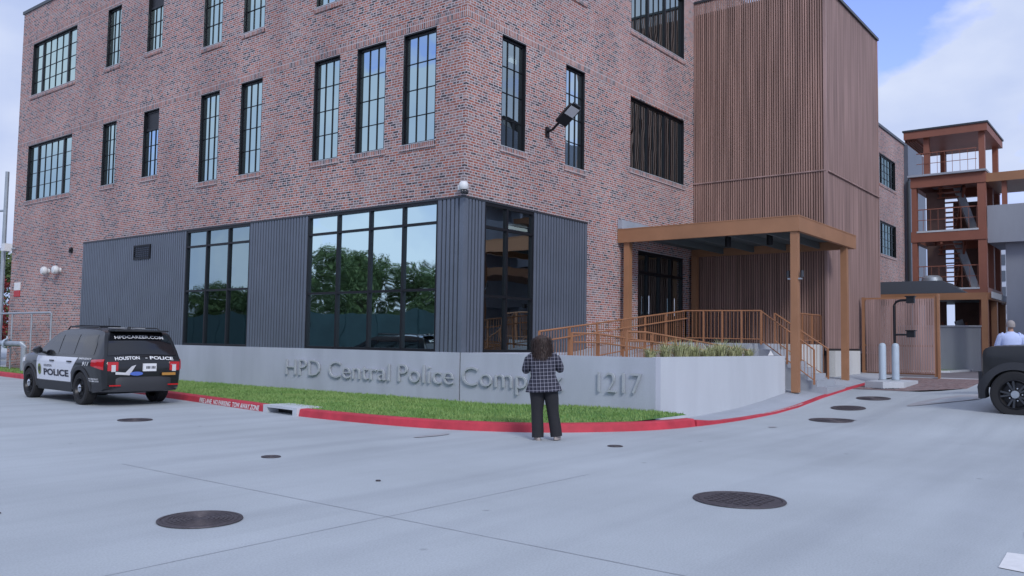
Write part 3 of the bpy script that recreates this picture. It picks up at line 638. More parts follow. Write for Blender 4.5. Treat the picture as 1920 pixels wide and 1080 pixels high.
for (x, y, z) in ((7.35, -5.47, .40), (11.72, -5.47, .52), (7.38, -.28, 1.66), (12.2, -.2, 1.66), ):
    MB().box(x - .095, x + .095, y - .095, y + .095, z - .05, cz0).build('post', 'brown', C)
for x, y in ((8.83, -2.91), (8.92, -4.17)):
    MB().lathe([(.001, 4.94), (.09, 4.94), (.09, 4.55), (.07, 4.55), (.065, 4.6), (.001, 4.6)], c=(x, y, 0), k=16).build('can_light', 'black', C)
MB().box(7.2, 9.2, -.16, -.012, 5.12, 5.40).build('roof_flashing', 'conc_far', C)
t = W0('post_floodlights', 'pair of small grey fittings clamped on either side of the front canopy post', 'light fitting')
for s in (-1, 1):
    y = -5.47 + s * .19
    MB().box(7.30, 7.40, min(y, -5.47 + s * .096), max(y, -5.47 + s * .096), 3.38, 3.42).build('bracket', 'galv', t)
    MB().lathe([(.001, 3.62), (.045, 3.62), (.05, 3.44), (.001, 3.44)], c=(7.35, y, 0), k=12).build('lamp_head', 'darkgrey', t)

# ------------------------------------------------------------------ street wall, planter, ramps, stairs
SWL = W0('lettered_street_wall', 'low grey concrete wall carrying the raised building name, ending in a driveway return coloured paler for its brighter light', 'wall')
MB().box(-.05, .16, -5.25, -.03, -.1, CT).build('wall_panel', 'conc', SWL)
MB().box(-.02, .16, -.03, .010, -.1, CT - .01).build('joint_strip', 'darkgrey', SWL)
MB().box(.161, 7.17, -5.25, -5.06, -.1, CT + .01).build('return_panel', 'conc_light', SWL)  # paler copy of the wall concrete, its brighter daylight put into the colour
MB().box(7.18, 7.22, -5.24, -5.05, .0, CT - .01).build('end_cap', 'galv', SWL)
PL = W0('planter_box', 'raised planter bed behind the pale wall, filled with soil', 'planter')
MB().box(.17, 6.9, -4.55, -4.45, .3, 1.25).build('inner_kerb', 'conc', PL); MB().box(.17, 6.9, -5.055, -4.56, .3, 1.20).build('soil_bed', 'bark', PL)
RS = W0('entrance_ramp', 'switchback concrete ramp and steps climbing to the raised entrance', 'ramp')
def slab(x0, x1, y0, y1, za, zb, mt='walk', nm='ramp_slab', th=None):
    m = MB(); lo = -.05
    m.v = [(x0, y0, lo), (x1, y0, lo), (x1, y1, lo), (x0, y1, lo), (x0, y0, za), (x1, y0, zb), (x1, y1, zb), (x0, y1, za)]
    m.f = [(0, 3, 2, 1), (4, 5, 6, 7), (0, 1, 5, 4), (1, 2, 6, 5), (2, 3, 7, 6), (3, 0, 4, 7)]; return m.build(nm, mt, RS)
slab(1.2, 7.2, -4.44, -2.95, .90, .48); slab(.17, 1.19, -4.44, -.06, .90, .90, nm='turning_landing'); slab(1.2, 7.3, -2.25, -.06, .90, 1.64)
MB().box(1.2, 7.3, -2.94, -2.26, -.05, 1.0).build('ramp_divider', 'conc', RS)
MB().box(7.31, 12.4, -4.2, -.012, .2, 1.645).build('entrance_landing', 'walk', RS)
m = MB()
for k in range(7): m.box(8.0, 9.6, -4.2 - (k + 1) * .27, -4.2 - k * .27 - .002, .2, 1.645 - (k + 1) * .165)
m.build('steps', 'walk', RS)
MB().box(9.7, 12.3, -4.6, -4.21, .3, 1.645).build('side_wall', 'white_conc', RS)

def railing(label, pts, drop, n_post, bal=.115, par=None, low=None, second=None):
    """pts: rail top polyline; posts and balusters down by drop"""
    t = W0('railing', label, 'railing', 'orange brown steel railings of the ramp and steps'); P = [Vector(p) for p in pts]
    MB().tube(P, .022, 8).build('top_rail', 'rail', t)
    dn = Vector((0, 0, 1)); Q = [p - dn * (drop - .12) for p in P]; MB().tube(Q, .016, 6).build('bottom_rail', 'rail', t)
    if second: MB().tube([p - dn * second + Vector((0, -.06, 0)) for p in P], .018, 8).build('handrail', 'rail', t)
    L = [0]
    for a, b in zip(P, P[1:]): L.append(L[-1] + (b - a).length)
    def at(s):
        for i in range(len(P) - 1):
            if s <= L[i + 1] + 1e-6: return P[i].lerp(P[i + 1], (s - L[i]) / (L[i + 1] - L[i]))
        return P[-1]
    for k in range(n_post + 1):
        p = at(L[-1] * k / n_post); MB().bar(p + dn * .005, p - dn * drop, .042).build('post', 'rail', t)
    m = MB(); s = bal
    while s < L[-1]:
        p = at(s); m.bar(p, p - dn * (drop - .12), .011); s += bal
    m.build('balusters', 'rail', t); return t
railing('long railing climbing along the upper ramp from the shop window towards the doors', [(-.1 + .25, -2.2, 1.83), (7.42, -2.2, 2.57)], .93, 6, second=.22)
railing('level railing across the front of the entrance landing above the planter', [(7.42, -2.2, 2.57), (7.42, -4.5, 2.55)], .91, 4)
railing('railing of the lower ramp dropping to the right behind the planter grass', [(.35, -4.35, 1.84), (1.2, -4.35, 1.84), (7.0, -4.35, 1.44)], .93, 6, second=.2)
railing('inner railing of the lower ramp behind the wall number', [(.2, -3.05, 1.80), (1.2, -3.05, 1.80), (6.8, -3.05, 1.44)], .92, 6, second=.2)
railing('sloping railing down the near side of the entrance steps', [(7.9, -4.3, 2.56), (7.9, -5.78, 1.50)], .95, 2)
railing('sloping railing down the far side of the entrance steps', [(9.6, -4.05, 2.56), (9.6, -5.62, 1.52)], .95, 2)
railing('short level railing at the landing edge against the slatted tower', [(9.7, -4.55, 2.58), (12.3, -4.55, 2.58)], .93, 3)

# ornamental grass clumps
def clump(x, y, z, h, seed, label):
    rg = random.Random(seed); m = MB()
    for k in range(150):
        th = rg.uniform(0, 6.283); r0 = rg.uniform(0, .10); ln = h * rg.uniform(.55, 1.1); out = ln * rg.uniform(.15, .75); w = rg.uniform(.005, .010)
        p0 = Vector((x + math.cos(th) * r0, y + math.sin(th) * r0, z)); d = Vector((math.cos(th), math.sin(th), 0)); s = Vector((-d.y, d.x, 0)) * w
        p1 = p0 + d * out * .35 + Vector((0, 0, ln * .62)); p2 = p0 + d * out + Vector((0, 0, ln * rg.uniform(.7, 1.0)))
        n = len(m.v); m.v += [tuple(p0 - s), tuple(p0 + s), tuple(p1 + s), tuple(p1 - s), tuple(p2)]; m.f += [(n, n + 1, n + 2, n + 3), (n + 3, n + 2, n + 4)]
    tag(m.build('ornamental_grass', 'tuft', fix=False), label, 'grass clump', 'feathery grass clumps in the planter')
names = ['leftmost grass clump, standing alone over the wall number', 'second grass clump from the left in the planter', 'third grass clump from the left in the planter', 'fourth grass clump from the left in the planter', 'fifth grass clump from the left in the planter', 'sixth grass clump from the left in the planter', 'seventh grass clump from the left in the planter', 'fourth grass clump from the right in the planter', 'third grass clump from the right in the planter', 'second grass clump from the right, the tallest and palest', 'rightmost grass clump by the end of the pale wall']
for k, x in enumerate([.55, 1.3, 1.75, 2.2, 2.65, 3.1, 3.6, 4.1, 4.6, 5.15, 5.8]):
    clump(x, -4.80 + .05 * math.sin(k * 2.2), 1.19, .38 + .20 * ((k * 37) % 5) / 4, k + 20, names[k])
# scrap of white plastic sheet on the wall end
m = MB().quad((6.2, -5.15, 1.33), (6.75, -5.1, 1.33), (6.8, -5.0, 1.47)); tag(m.build('plastic_sheet', 'pvc', fix=False), 'scrap of white plastic sheet lying on the end of the pale wall', 'plastic sheet')

# wall lettering
LT = W0('building_name_letters', 'raised grey metal letters of the building name on the street wall', 'sign')
def letters(txt, y0, y1, zb, cap, nm='raised_word'):
    fn = lambda u, v, w: (-.098 + w, y0 - u, zb + v)
    text_mb(txt, fn, height=cap, width=y0 - y1, extrude=.018, bold=-.010).build(nm, 'letter', LT)
    m = MB()
    n = max(2, len(txt) * 2)
    return m
letters('HPD', 6.56, 5.06, .56, .47); letters('Central', 4.70, 2.33, .54, .47); letters('Police', 2.02, .15, .54, .47); letters('Complex', -.13, -3.02, .54, .47)
letters('1217', -3.92, -4.96, .57, .44, 'raised_number')

# ------------------------------------------------------------------ fittings on the brick
t = W0('security_camera', 'white multi lens security camera above the ribbed corner panel', 'camera')
MB().box(-.10, .0, -.02, .12, 5.24, 5.36).build('wall_plate', 'pvc', t)
MB().lathe([(.001, 5.42), (.08, 5.41), (.115, 5.36), (.12, 5.27), (.09, 5.22), (.001, 5.22)], c=(-.16, -.12, 0), k=18).build('housing', 'pvc', t, smooth=True)
for a in (200, 250, 300): MB().lathe([(.001, 5.22), (.035, 5.2), (.05, 5.16), (.035, 5.11), (.001, 5.095)], c=(-.16 + .075 * math.cos(R(a)), -.12 + .075 * math.sin(R(a)), 0), k=12).build('lens_dome', 'carglass', t, smooth=True)
t = W0('wall_floodlight', 'black floodlight on a bent arm fixed to the brick between two tall windows', 'floodlight')
MB().box(3.32, 3.46, -.05, 0, 7.22, 7.5).build('wall_plate', 'black', t)
MB().tube([(3.39, -.03, 7.36), (3.36, -.22, 7.40), (3.32, -.42, 7.52), (3.30, -.5, 7.56)], .035).build('arm', 'black', t)
m = MB().box(-.17, .17, -.33, .33, -.045, .045).box(-.12, .12, -.4, -.33, -.035, .035); 
for k in range(7): m.box(-.15 + k * .05 - .006, -.15 + k * .05 + .006, -.2, .2, .045, .085)
MX = Matrix.Translation((3.22, -.82, 7.68)) @ Matrix.Rotation(R(-10), 4, 'Z') @ Matrix.Rotation(R(-32), 4, 'X') @ Matrix.Rotation(R(25), 4, 'Y')
m.xf(MX).build('lamp_head', 'black', t); MB().box(-.14, .14, -.32, -.02, -.052, -.046).xf(MX).build('lamp_lens', 'lampglass', t)
for i, y in enumerate((22.07, 21.09)):
    t = W0('wall_lamp', ('left' if i == 0 else 'right') + ' one of the two round white lamps on the brick above the pipe frame', 'wall lamp', 'round white wall lamps')
    MB().lathe([(.10, 0), (.10, -.05), (.06, -.06)], c=(0, y, 4.12), axis='x', k=16).build('base', 'pvc', t); MB().lathe([(.06, -.05), (.15, -.12), (.17, -.2), (.13, -.29), (.001, -.32)], c=(0, y, 4.12), axis='x', k=18).build('globe', 'pvc', t, smooth=True)
t = W0('equipment_box', 'small white equipment box at the far left brick corner', 'box'); MB().box(-.35, -.05, 25.55, 25.85, 5.1, 5.42).build('case', 'pvc', t); MB().tube([(-.05, 25.6, 5.25), (.0, 25.5, 5.25)], .03).tube([(-.08, 25.5, 5.2), (-.03, 25.2, 5.2)], .03).build('conduit', 'galv', t)
t = W0('wall_notice', 'small white notice with red lower half on the brick at far left', 'sign'); MB().box(-.03, 0, 24.65, 25.2, 3.42, 3.75).build('white_plate', 'white', t); MB().box(-.031, 0, 24.65, 25.2, 3.15, 3.415).build('red_plate', 'redpaint', t)
t = W0('bell_fitting', 'tiny dark fitting on the brick left of the ribbed panel', 'fitting'); MB().box(-.08, 0, 20.1, 20.28, 4.75, 4.95).lathe([(.001, -.12), (.06, -.1), (.06, -.08)], c=(0, 20.19, 4.85), axis='x', k=10).build('case', 'black', t)
# service pipe frame and valve assembly, left
t = W0('service_pipe_frame', 'galvanised pipe frame standing in front of the brick at far left', 'pipe frame')
MB().tube([(-.55, 25.7, .0), (-.55, 25.7, 2.38), (-.55, 25.55, 2.42), (-.55, 20.5, 2.42), (-.55, 20.4, 2.38), (-.55, 20.4, .1)], .038).build('frame', 'galv', t)
for y in (23.9, 22.1): MB().tube([(-.55, y, .0), (-.55, y, 2.42)], .035).build('upright', 'galv', t)
m = MB().box(-.3, -.02, 23.2, 24.2, .3, 1.1)
t = W0('backflow_valve', 'grey pipe and valve assembly low against the brick behind the police car', 'valve')
MB().tube([(-.9, 25.4, .1), (-.9, 25.4, 1.05), (-.9, 25.2, 1.2), (-.9, 22.0, 1.2), (-.9, 21.8, 1.05), (-.9, 21.8, .1)], .11, 12).build('pipe', 'galv', t)
for y in (24.6, 23.4): MB().lathe([(.18, -.1), (.2, 0), (.18, .1)], c=(-.9, y, 1.2), axis='y', k=14).tube([(-.9, y, 1.3), (-.9, y, 1.5)], .03).build('valve_body', 'bollard', t)
t = W0('corner_pole', 'pale metal pole standing just off the far left corner of the brick', 'pole'); MB().tube([(-.12, 26.2, 0), (-.12, 26.25, 8.6)], [.10, .08], 12).build('shaft', 'galv', t); MB().box(-.3, .06, 26.0, 26.4, 0, .1).build('base_plate', 'galv', t); MB().tube([(-.12, 26.25, 6.9), (-.2, 29, 7.05)], .05).build('side_arm', 'galv', t)

# ------------------------------------------------------------------ gate, reader pedestal, bollards
t = W0('sliding_gate', 'tall brown sliding gate of vertical slats next to the tower', 'gate')
gx = 15.95; m = MB(); m.box(gx, gx + .08, -7.23, -7.13, .62, 3.34).box(gx, gx + .08, -4.9, -4.8, .62, 3.34).box(gx, gx + .08, -7.13, -4.9, 3.22, 3.32).box(gx, gx + .08, -7.13, -4.9, .68, .78).box(gx + .005, gx + .075, -7.13, -4.9, 1.62, 1.68)
m.build('frame', 'brown', t); m = MB(); y = -4.96
while y > -7.12: m.box(gx - .03, gx + .0, y - .060, y, .72, 3.26); y -= .076
m.build('slats', 'wood_b', t); MB().box(gx - .04, gx + .12, -7.3, -7.235, .5, 3.42).build('end_post', 'brown', t)
isl = W0('concrete_island', 'low pale concrete island carrying the bollards and card readers', 'kerb island')
m = MB(); P = [(10.6, -6.35), (12.6, -6.35), (12.9, -6.7), (12.6, -7.35), (10.9, -7.35), (10.4, -6.9)]
zt = .60; m.v = [(x, y, .2) for x, y in P] + [(x, y, zt) for x, y in P]; n = len(P); m.f = [tuple(range(n, 2 * n))] + [(i, (i + 1) % n, n + (i + 1) % n, n + i) for i in range(n)]; m.build('island_slab', 'conc_light', isl)
for (x, y, lab) in ((11.95, -6.50, 'left of the two pale steel bollards in front of the card readers'), (12.0, -6.86, 'right of the two pale steel bollards in front of the card readers')):
    t = W0('bollard', lab, 'bollard', 'pale steel bollards on the island')
    MB().lathe([(.105, zt), (.105, 1.62), (.09, 1.68), (.05, 1.715), (.001, 1.72)], c=(x, y, 0), k=20).build('tube', 'bollard', t, smooth=True); MB().lathe([(.13, zt), (.13, zt + .03), (.105, zt + .03)], c=(x, y, 0), k=20).build('collar', 'galv', t)
t = W0('card_reader_stand', 'black gooseneck post with two card reader heads behind the bollards', 'card reader')
MB().tube([(12.25, -6.78, zt), (12.25, -6.78, 2.86), (12.25, -6.84, 2.98), (12.25, -6.95, 3.02), (12.25, -7.15, 3.03)], .04, 10).build('post', 'black', t)
MB().tube([(12.25, -6.78, 1.98), (12.25, -7.15, 1.98)], .03, 8).build('lower_arm', 'black', t)
for z in (3.03, 2.0): MB().box(12.16, 12.32, -7.36, -7.14, z - .10, z + .09).box(12.12, 12.34, -7.39, -7.11, z + .09, z + .12).build('reader_head', 'black', t)

# ------------------------------------------------------------------ rear wing, stair tower, garage
RW = W0('rear_wing', 'lower brick wing with two dark windows seen between tower and stair frame', 'building')
rwh = [(37.2, 40.9, 11.3, 13.15), (37.2, 40.9, 7.1, 9.1)]
wall_holes(19.31, 43.1, .3, 14.7, rwh, fR, .3, 'brick_wall', 'brick', RW)
MB().box(19.31, 48, .302, 14, .3, 14.6).build('rear_block', 'room', RW); MB().box(19.31, 48.3, -.08, .4, 14.7, 14.85).build('coping', 'coping', RW)
for h in rwh: window(fR, *h, 'a', 'glass_up', RW)
MB().box(43.1, 47.9, -.25, .3, .3, 14.7).build('metal_panel', 'panel', RW); MB().tube([(42.9, -.3, .4), (42.9, -.3, 12.2), (43.2, -.3, 12.6)], .12, 10).build('downpipe', 'coping', RW)
ST = W0('open_stair_tower', 'open rust brown steel stair tower with landings and a flat roof', 'stair tower')
sx0, sx1, sy0, sy1 = 28.0, 31.8, -6.95, -4.05
cols = [(sx0, sy0), (sx0, sy1), (sx1, sy0), (sx1, sy1), (sx0 + 1.9, sy0)]
for i, (x, y) in enumerate(cols):
    yy = y if y == sy0 else y
    MB().box(x - .16, x + .16, yy, yy + (.34 if y == sy0 else .22), .5, 9.2 if i != 1 else 9.2).build('column', 'brown2', ST)
for (x, y) in ((sx0 + .1, sy0 + .03), (sx0 + .1, -4.6), (sx1, sy0 + .03), (sx1, -4.6)): MB().box(x - .14, x + .14, y, y + .24, 9.2, 11.5).build('column', 'brown2', ST)
for z, t in ((9.15, .5), (6.55, .5), (3.9, .45)):
    m = MB(); m.box(sx0 - .2, sx0 + .1, sy0 - .02, sy1 + .25, z, z + t).box(sx0 + .1, sx1 + .2, sy0 - .02, sy0 + .2, z, z + t).box(sx0 + .1, sx1 + .2, sy1 - .02, sy1 + .25, z, z + t).box(sx1 - .1, sx1 + .2, sy0 + .2, sy1 - .02, z, z + t)
    m.build('floor_beam', 'brown2', ST); MB().box(sx0 + .1, sx1 - .3, sy0 + .2, sy1 - 1.5, z + t - .1, z + t - .01).build('landing', 'brown2', ST)
    if z < 9: MB().box(sx0 - .22, sx0 - .19, sy0 + .3, sy1, z + t - .06, z + t + .02).build('landing_edge', 'conc_light', ST)
MB().box(sx0 - .35, sx1 + .2, sy0 - .05, sy1 + .35, 9.65, 9.74).build('landing_roof', 'conc_far', ST)
MB().box(sx0 - .3, sx1 + .4, sy0 - .12, -3.55, 11.5, 11.85).build('roof', 'brown2', ST); MB().box(sx0 - .35, sx1 + .45, sy0 - .17, -3.5, 11.85, 11.93).build('roof_edge', 'coping', ST)
for k in range(5): MB().box(sx0 - .1, sx0 + 3.2, -4.05 + .11 * k, -4.0 + .11 * k, 11.40, 11.5).build('roof_purlin', 'brown2', ST)
for z in (.5, 4.35, 7.05):
    a, b = (sx1 - .3, -5.9, z), (sx0 + 1.0, -5.9, z + 2.2)
    MB().bar((sx1 - .4, -5.0, z), (sx0 + .9, -5.9, z + 2.2), .1, .3).bar((sx1 - .4, -4.2, z), (sx0 + .9, -4.9, z + 2.2), .1, .3).build('stair_stringer', 'brown2', ST)
    MB().bar((sx0 + 1.6, -6.2, z), (sx0 + 1.2, -5.5, z + 2.4), .16, .34).build('stair_stringer', 'galv', ST)
    m = MB()
    for k in range(11): f = k / 11; m.box(sx1 - .4 - f * 2.9 - .3, sx1 - .4 - f * 2.9, -5.0 - .9 * f, -4.2 - .7 * f, z + 2.2 * f + .1, z + 2.2 * f + .14)
    m.build('treads', 'brown2', ST)
for z in (4.35, 7.05, 9.74):
    m = MB(); m.bar((sx0 - .05, sy0 + .35, z + 1.05), (sx0 - .05, sy1, z + 1.05), .04).bar((sx0 - .05, sy0 + .35, z + .55), (sx0 - .05, sy1, z + .55), .025); y = sy0 + .4
    while y < sy1: m.bar((sx0 - .05, y, z), (sx0 - .05, y, z + 1.05), .018); y += .32
    m.build('guard_rail', 'brown2', ST)
MB().box(sx1 - .05, sx1, -6.2, -4.9, .6, 8.9).build('lift_wall', 'woodback', ST)
MB().box(sx0 + 1.2, sx0 + 1.3, -5.0, -4.1, .6, 3.8).box(sx0 + 1.2, sx0 + 1.3, -5.0, -4.2, 4.4, 6.5).box(sx0 + 1.2, sx0 + 1.3, -5.0, -4.2, 7.1, 9.1).build('screen_panel', 'woodback', ST)
# low roof and equipment
LR = W0('service_roof', 'low flat roof with brown fascia and pale edge in front of the stair tower', 'roof')
MB().box(26.0, 26.15, -7.2, -.3, 3.72, 4.02).box(26.15, 33.5, -7.35, -7.2, 3.72, 4.02).build('fascia', 'brown', LR); MB().box(26.15, 33.5, -7.2, -.3, 3.85, 3.95).build('deck', 'soffit', LR)
MB().box(26.05, 33.6, -7.40, -7.36, 3.78, 4.05).build('pale_edge', 'conc_light', LR)
for x, y in ((26.1, -7.12), (28.6, -7.12), (31.0, -7.12), (33.3, -7.12), (26.1, -3.4)): MB().box(x - .12, x + .12, y - .1, y + .14, .5, 3.72).build('post', 'brown', LR)
t = W0('rooftop_unit', 'dark grey mechanical unit sitting on the low service roof', 'air handler')
MB().box(26.4, 29, -5.35, -2.6, 4.05, 4.62).build('casing', 'hvac', t); m = MB(); m.quad((26.4, -5.35, 4.62), (26.4, -6.3, 4.05), (28.6, -6.3, 4.05), (28.6, -5.35, 4.62)).quad((26.4, -5.35, 4.62), (26.4, -6.3, 4.05), (26.4, -5.35, 4.05)); m.build('sloped_duct', 'hvac', t, fix=False)
MB().lathe([(.45, 4.62), (.42, 4.8), (.3, 4.9), (.001, 4.92)], c=(27.2, -4.8, 0), k=18).build('fan_cowl', 'galv', t, smooth=True)
t = W0('back_retaining_wall', 'grey concrete wall standing behind the small lawn past the gate', 'wall'); MB().box(27.0, 27.25, -6.75, -3.2, .5, 2.55).build('wall_panel', 'conc_far', t); MB().box(26.95, 27.3, -6.8, -3.2, 2.55, 2.62).build('cap', 'conc', t)
BR = W0('concrete_skybridge', 'grey concrete bridge panel and column meeting the stair tower at the right edge', 'bridge')
MB().box(28.0, 28.35, -20, -6.97, 6.38, 8.08).build('parapet_panel', 'conc_far', BR); MB().box(28.35, 31.5, -20, -6.97, 6.38, 6.7).build('deck', 'conc_far', BR)
MB().box(28.5, 29.1, -8.35, -7.6, .4, 6.38).build('pier', 'conc_far', BR)
MB().box(27.9, 31.5, -20, -6.97, 9.15, 9.55).build('canopy_beam', 'brown', BR); MB().box(28.1, 28.3, -7.75, -7.55, 8.08, 9.15).build('canopy_post', 'brown2', BR); MB().box(28.4, 28.45, -8.6, -8.55, 8.08, 9.15).build('canopy_post', 'brown2', BR)
G = W0('parking_garage', 'concrete parking garage with level bands across the driveway, seen in window reflections', 'garage')
for k in range(5): MB().box(17, 60, -21.0, -20.0, .5 + k * 3.3, 2.5 + k * 3.3).build('deck_band', 'conc_far', G)
for x in range(17, 61, 6): MB().box(x - .3, x + .3, -20.9, -20.2, .4, 14.9).build('pier', 'conc', G)
MB().box(17, 60, -35, -21.5, .5, 14.5).build('core', 'conc', G); MB().box(22, 34, -19.9, -16, 5.3, 5.8).build('awning', 'brown', G)

# ------------------------------------------------------------------ trees and the far side of the street
def leaf_mesh(seed, H, Rr, n, lw=.16):
    rg = random.Random(seed); m = MB(); cl = []
    for k in range(70):
        th = rg.uniform(0, 6.283); ph = rg.uniform(-1.2, 1.2); rr = Rr * rg.uniform(.25, .95)
        cl.append((Vector((math.cos(th) * rr * math.cos(ph), math.sin(th) * rr * math.cos(ph), H * .55 + H * .40 * math.sin(ph))), Rr * rg.uniform(.18, .38)))
    for k in range(n):
        c, r = rg.choice(cl); v = Vector((rg.gauss(0, 1), rg.gauss(0, 1), rg.gauss(0, .8))).normalized() * r * rg.uniform(.5, 1.05); p = c + v
        a = Vector((rg.gauss(0, 1), rg.gauss(0, 1), rg.gauss(0, 1))).normalized(); b = a.cross(Vector((rg.gauss(0, 1), rg.gauss(0, 1), rg.gauss(0, 1)))).normalized(); s = lw * rg.uniform(.6, 1.3)
        m.quad(p - a * s, p - b * s * .5, p + a * s, p + b * s * .5)
    return m, cl
CROWNS = {}
def tree(x, y, H, Rr, seed, label, n=14000, lw=.15, z=0):
    if seed not in CROWNS:
        m, cl = leaf_mesh(seed, 1.0 * 9, 3.9, n, lw); b = MB().tube([(0, 0, 0), (.05, .03, 2.3), (.0, .1, 4.5), (.1, 0, 6.5)], [.26, .2, .15, .06], 9)
        for c, r in cl[:10]: b.tube([(0, .02, 2.8), tuple(c * .5 + Vector((0, 0, 2.0))), tuple(c)], [.09, .06, .02], 6)
        CROWNS[seed] = (m.build('crown', 'leaf', None, fix=False), b.build('trunk', 'bark', None, smooth=True)); pair = CROWNS[seed]
    else:
        pair = [o.copy() for o in CROWNS[seed]]
        for o in pair: COL.objects.link(o)
    t = empty('tree', (x, y, z), label, 'tree', 'trees around the lot', rz=x * 1.7 + y); t.scale = (Rr / 3.9, Rr / 3.9, H / 9)
    for o in pair: o.parent = t
spots = [(-34, 18, 9.0), (-35, 24, 8.6), (-34, 30, 8.2), (-35, 36, 8.0), (-34, 41, 8.8), (-36, 47, 9.8), (-34, 52, 7.6), (-36, 57, 6.4), (-34, 62, 6.8), (-35, 68, 6.2), (-35, 75, 7.0), (-38, 12, 10)]
lab = ['first', 'second', 'third', 'fourth', 'fifth', 'sixth', 'seventh', 'eighth', 'ninth', 'tenth', 'eleventh', 'twelfth']
for i, (x, y, h) in enumerate(spots): tree(x, y, h, 4.1, 40 + i % 3, 'broad dark tree across the street, %s in the row reflected in the windows' % lab[i])
tree(4.5, 40.5, 6.5, 3.0, 41, 'dark green tree at the left edge behind the brick corner')
t = W0('red_shrub', 'dark red shrub at the far left edge behind the pole', 'shrub'); m, _ = leaf_mesh(99, 4.6, 1.4, 2500, .12); m.xf(Matrix.Translation((1.9, 33.0, 0))).build('foliage', 'redleaf', t, fix=False); MB().tube([(1.9, 33, 0), (1.9, 33, 3.2)], .07).build('stem', 'bark', t)
t = W0('screened_fence', 'long dark green screened fence across the street, seen in the window reflections', 'fence')
MB().box(-27.05, -27, 8, 95, .1, 3.5).build('screen', 'fence', t); 
for y in range(8, 96, 4): MB().tube([(-26.95, y, 0), (-26.95, y, 3.6)], .04).build('post', 'fence', t)
t = W0('distant_office_block', 'pale distant office block at the right edge beyond the stair tower', 'building')
MB().box(140, 160, 0, 14, 0, 17.5).build('wall', 'pale', t); m = MB()
for k in range(6):
    for j in range(6): m.box(139.9, 140.02, .8 + j * 2.2, 2.2 + j * 2.2, 2 + k * 2.6, 3.7 + k * 2.6)
m.build('windows', 'hvac', t)
# ================================================================== VEHICLES
class Body:
    """a car body as a surface: half width by height and by length, top and bottom profiles; u runs from nose to tail"""
    def __init__(s, L, half, wf, wp, top, bot, ax): s.L, s.half, s.wf, s.wp, s.top, s.bot, s.ax = L, half, wf, wp, top, bot, ax; s.X0 = (ax[0] + ax[1]) / 2
    def w(s, u, h): return s.half * interp(h, s.wf) * interp(u, s.wp)
    def side(s, u, h, off=0, sgn=1):
        y = s.w(u, h); e = .01
        dh = (s.w(u, h + e) - s.w(u, h - e)) / (2 * e); du = (s.w(u + e, h) - s.w(u - e, h)) / (2 * e)
        n = Vector((du, 1, -dh)).normalized(); return Vector((s.X0 - u + n.x * off, sgn * (y + n.y * off), h + n.z * off))
    def shell(s, us, par, name, mt, wells, wr, wd=.34):
        rs = []
        for u in us:
            t, b = interp(u, s.top), interp(u, s.bot); half = []
            half.append((0, b)); half.append((s.w(u, b) * .8, b))
            for k in range(15): h = b + .03 + (t - b - .03) * k / 14; half.append((s.w(u, h), h))
            wt = s.w(u, t)
            for f in (.93, .75, .5, .25): half.append((wt * f, t + .035 * (1 - f * f)))
            ring = [(y, h) for y, h in half] + [(0, t + .035)] + [(-y, h) for y, h in reversed(half[1:])]
            rs.append([(s.X0 - u, y, h) for y, h in ring])
        o = MB().rings(rs).build(name, mt, None, smooth=True, angle=32)
        dg = bpy.context.evaluated_depsgraph_get(); cut = []
        for u in wells:
            for sg in (1, -1):
                c = MB().lathe([(.001, -.001), (wr, 0), (wr, wd), (.001, wd + .001)], c=(0, 0, 0), axis='y', k=32)
                c.xf(Matrix.Translation((s.X0 - u, (s.half + .08) * sg if sg > 0 else -(s.half + .08), s.wc)) @ Matrix.Scale(-1 if sg > 0 else 1, 4, (0, 1, 0)))
                co = c.build('cut', 'black'); cut.append(co); md = o.modifiers.new('b', 'BOOLEAN'); md.operation = 'DIFFERENCE'; md.solver = 'EXACT'; md.object = co
        dg = bpy.context.evaluated_depsgraph_get(); dg.update(); me = bpy.data.meshes.new_from_object(o.evaluated_get(dg))
        me.materials.clear(); me.materials.append(M[mt]); me.set_sharp_from_angle(angle=R(32))
        for p in me.polygons: p.use_smooth = True; p.material_index = 0
        for c in cut + [o]: bpy.data.objects.remove(c)
        b = bpy.data.objects.new(name, me); COL.objects.link(b); b.parent = par; return b
    def patch(s, fn, na, nb, off, sgn, name, mt, par, thick=0):
        m = MB()
        for i in range(na + 1):
            for j in range(nb + 1): u, h = fn(i / na, j / nb); m.v.append(tuple(s.side(u, h, off, sgn)))
        m.f = [(i * (nb + 1) + j, (i + 1) * (nb + 1) + j, (i + 1) * (nb + 1) + j + 1, i * (nb + 1) + j + 1) for i in range(na) for j in range(nb)]
        if thick:      # a rim back to the surface
            n0 = len(m.v); edge = [(i, 0) for i in range(na + 1)] + [(na, j) for j in range(1, nb + 1)] + [(i, nb) for i in range(na - 1, -1, -1)] + [(0, j) for j in range(nb - 1, 0, -1)]
            for i, j in edge: u, h = fn(i / na, j / nb); m.v.append(tuple(s.side(u, h, off - thick, sgn)))
            k = len(edge); m.f += [(edge[a][0] * (nb + 1) + edge[a][1], edge[(a + 1) % k][0] * (nb + 1) + edge[(a + 1) % k][1], n0 + (a + 1) % k, n0 + a) for a in range(k)]
        return m.build(name, mt, par, smooth=True, fix=bool(thick))
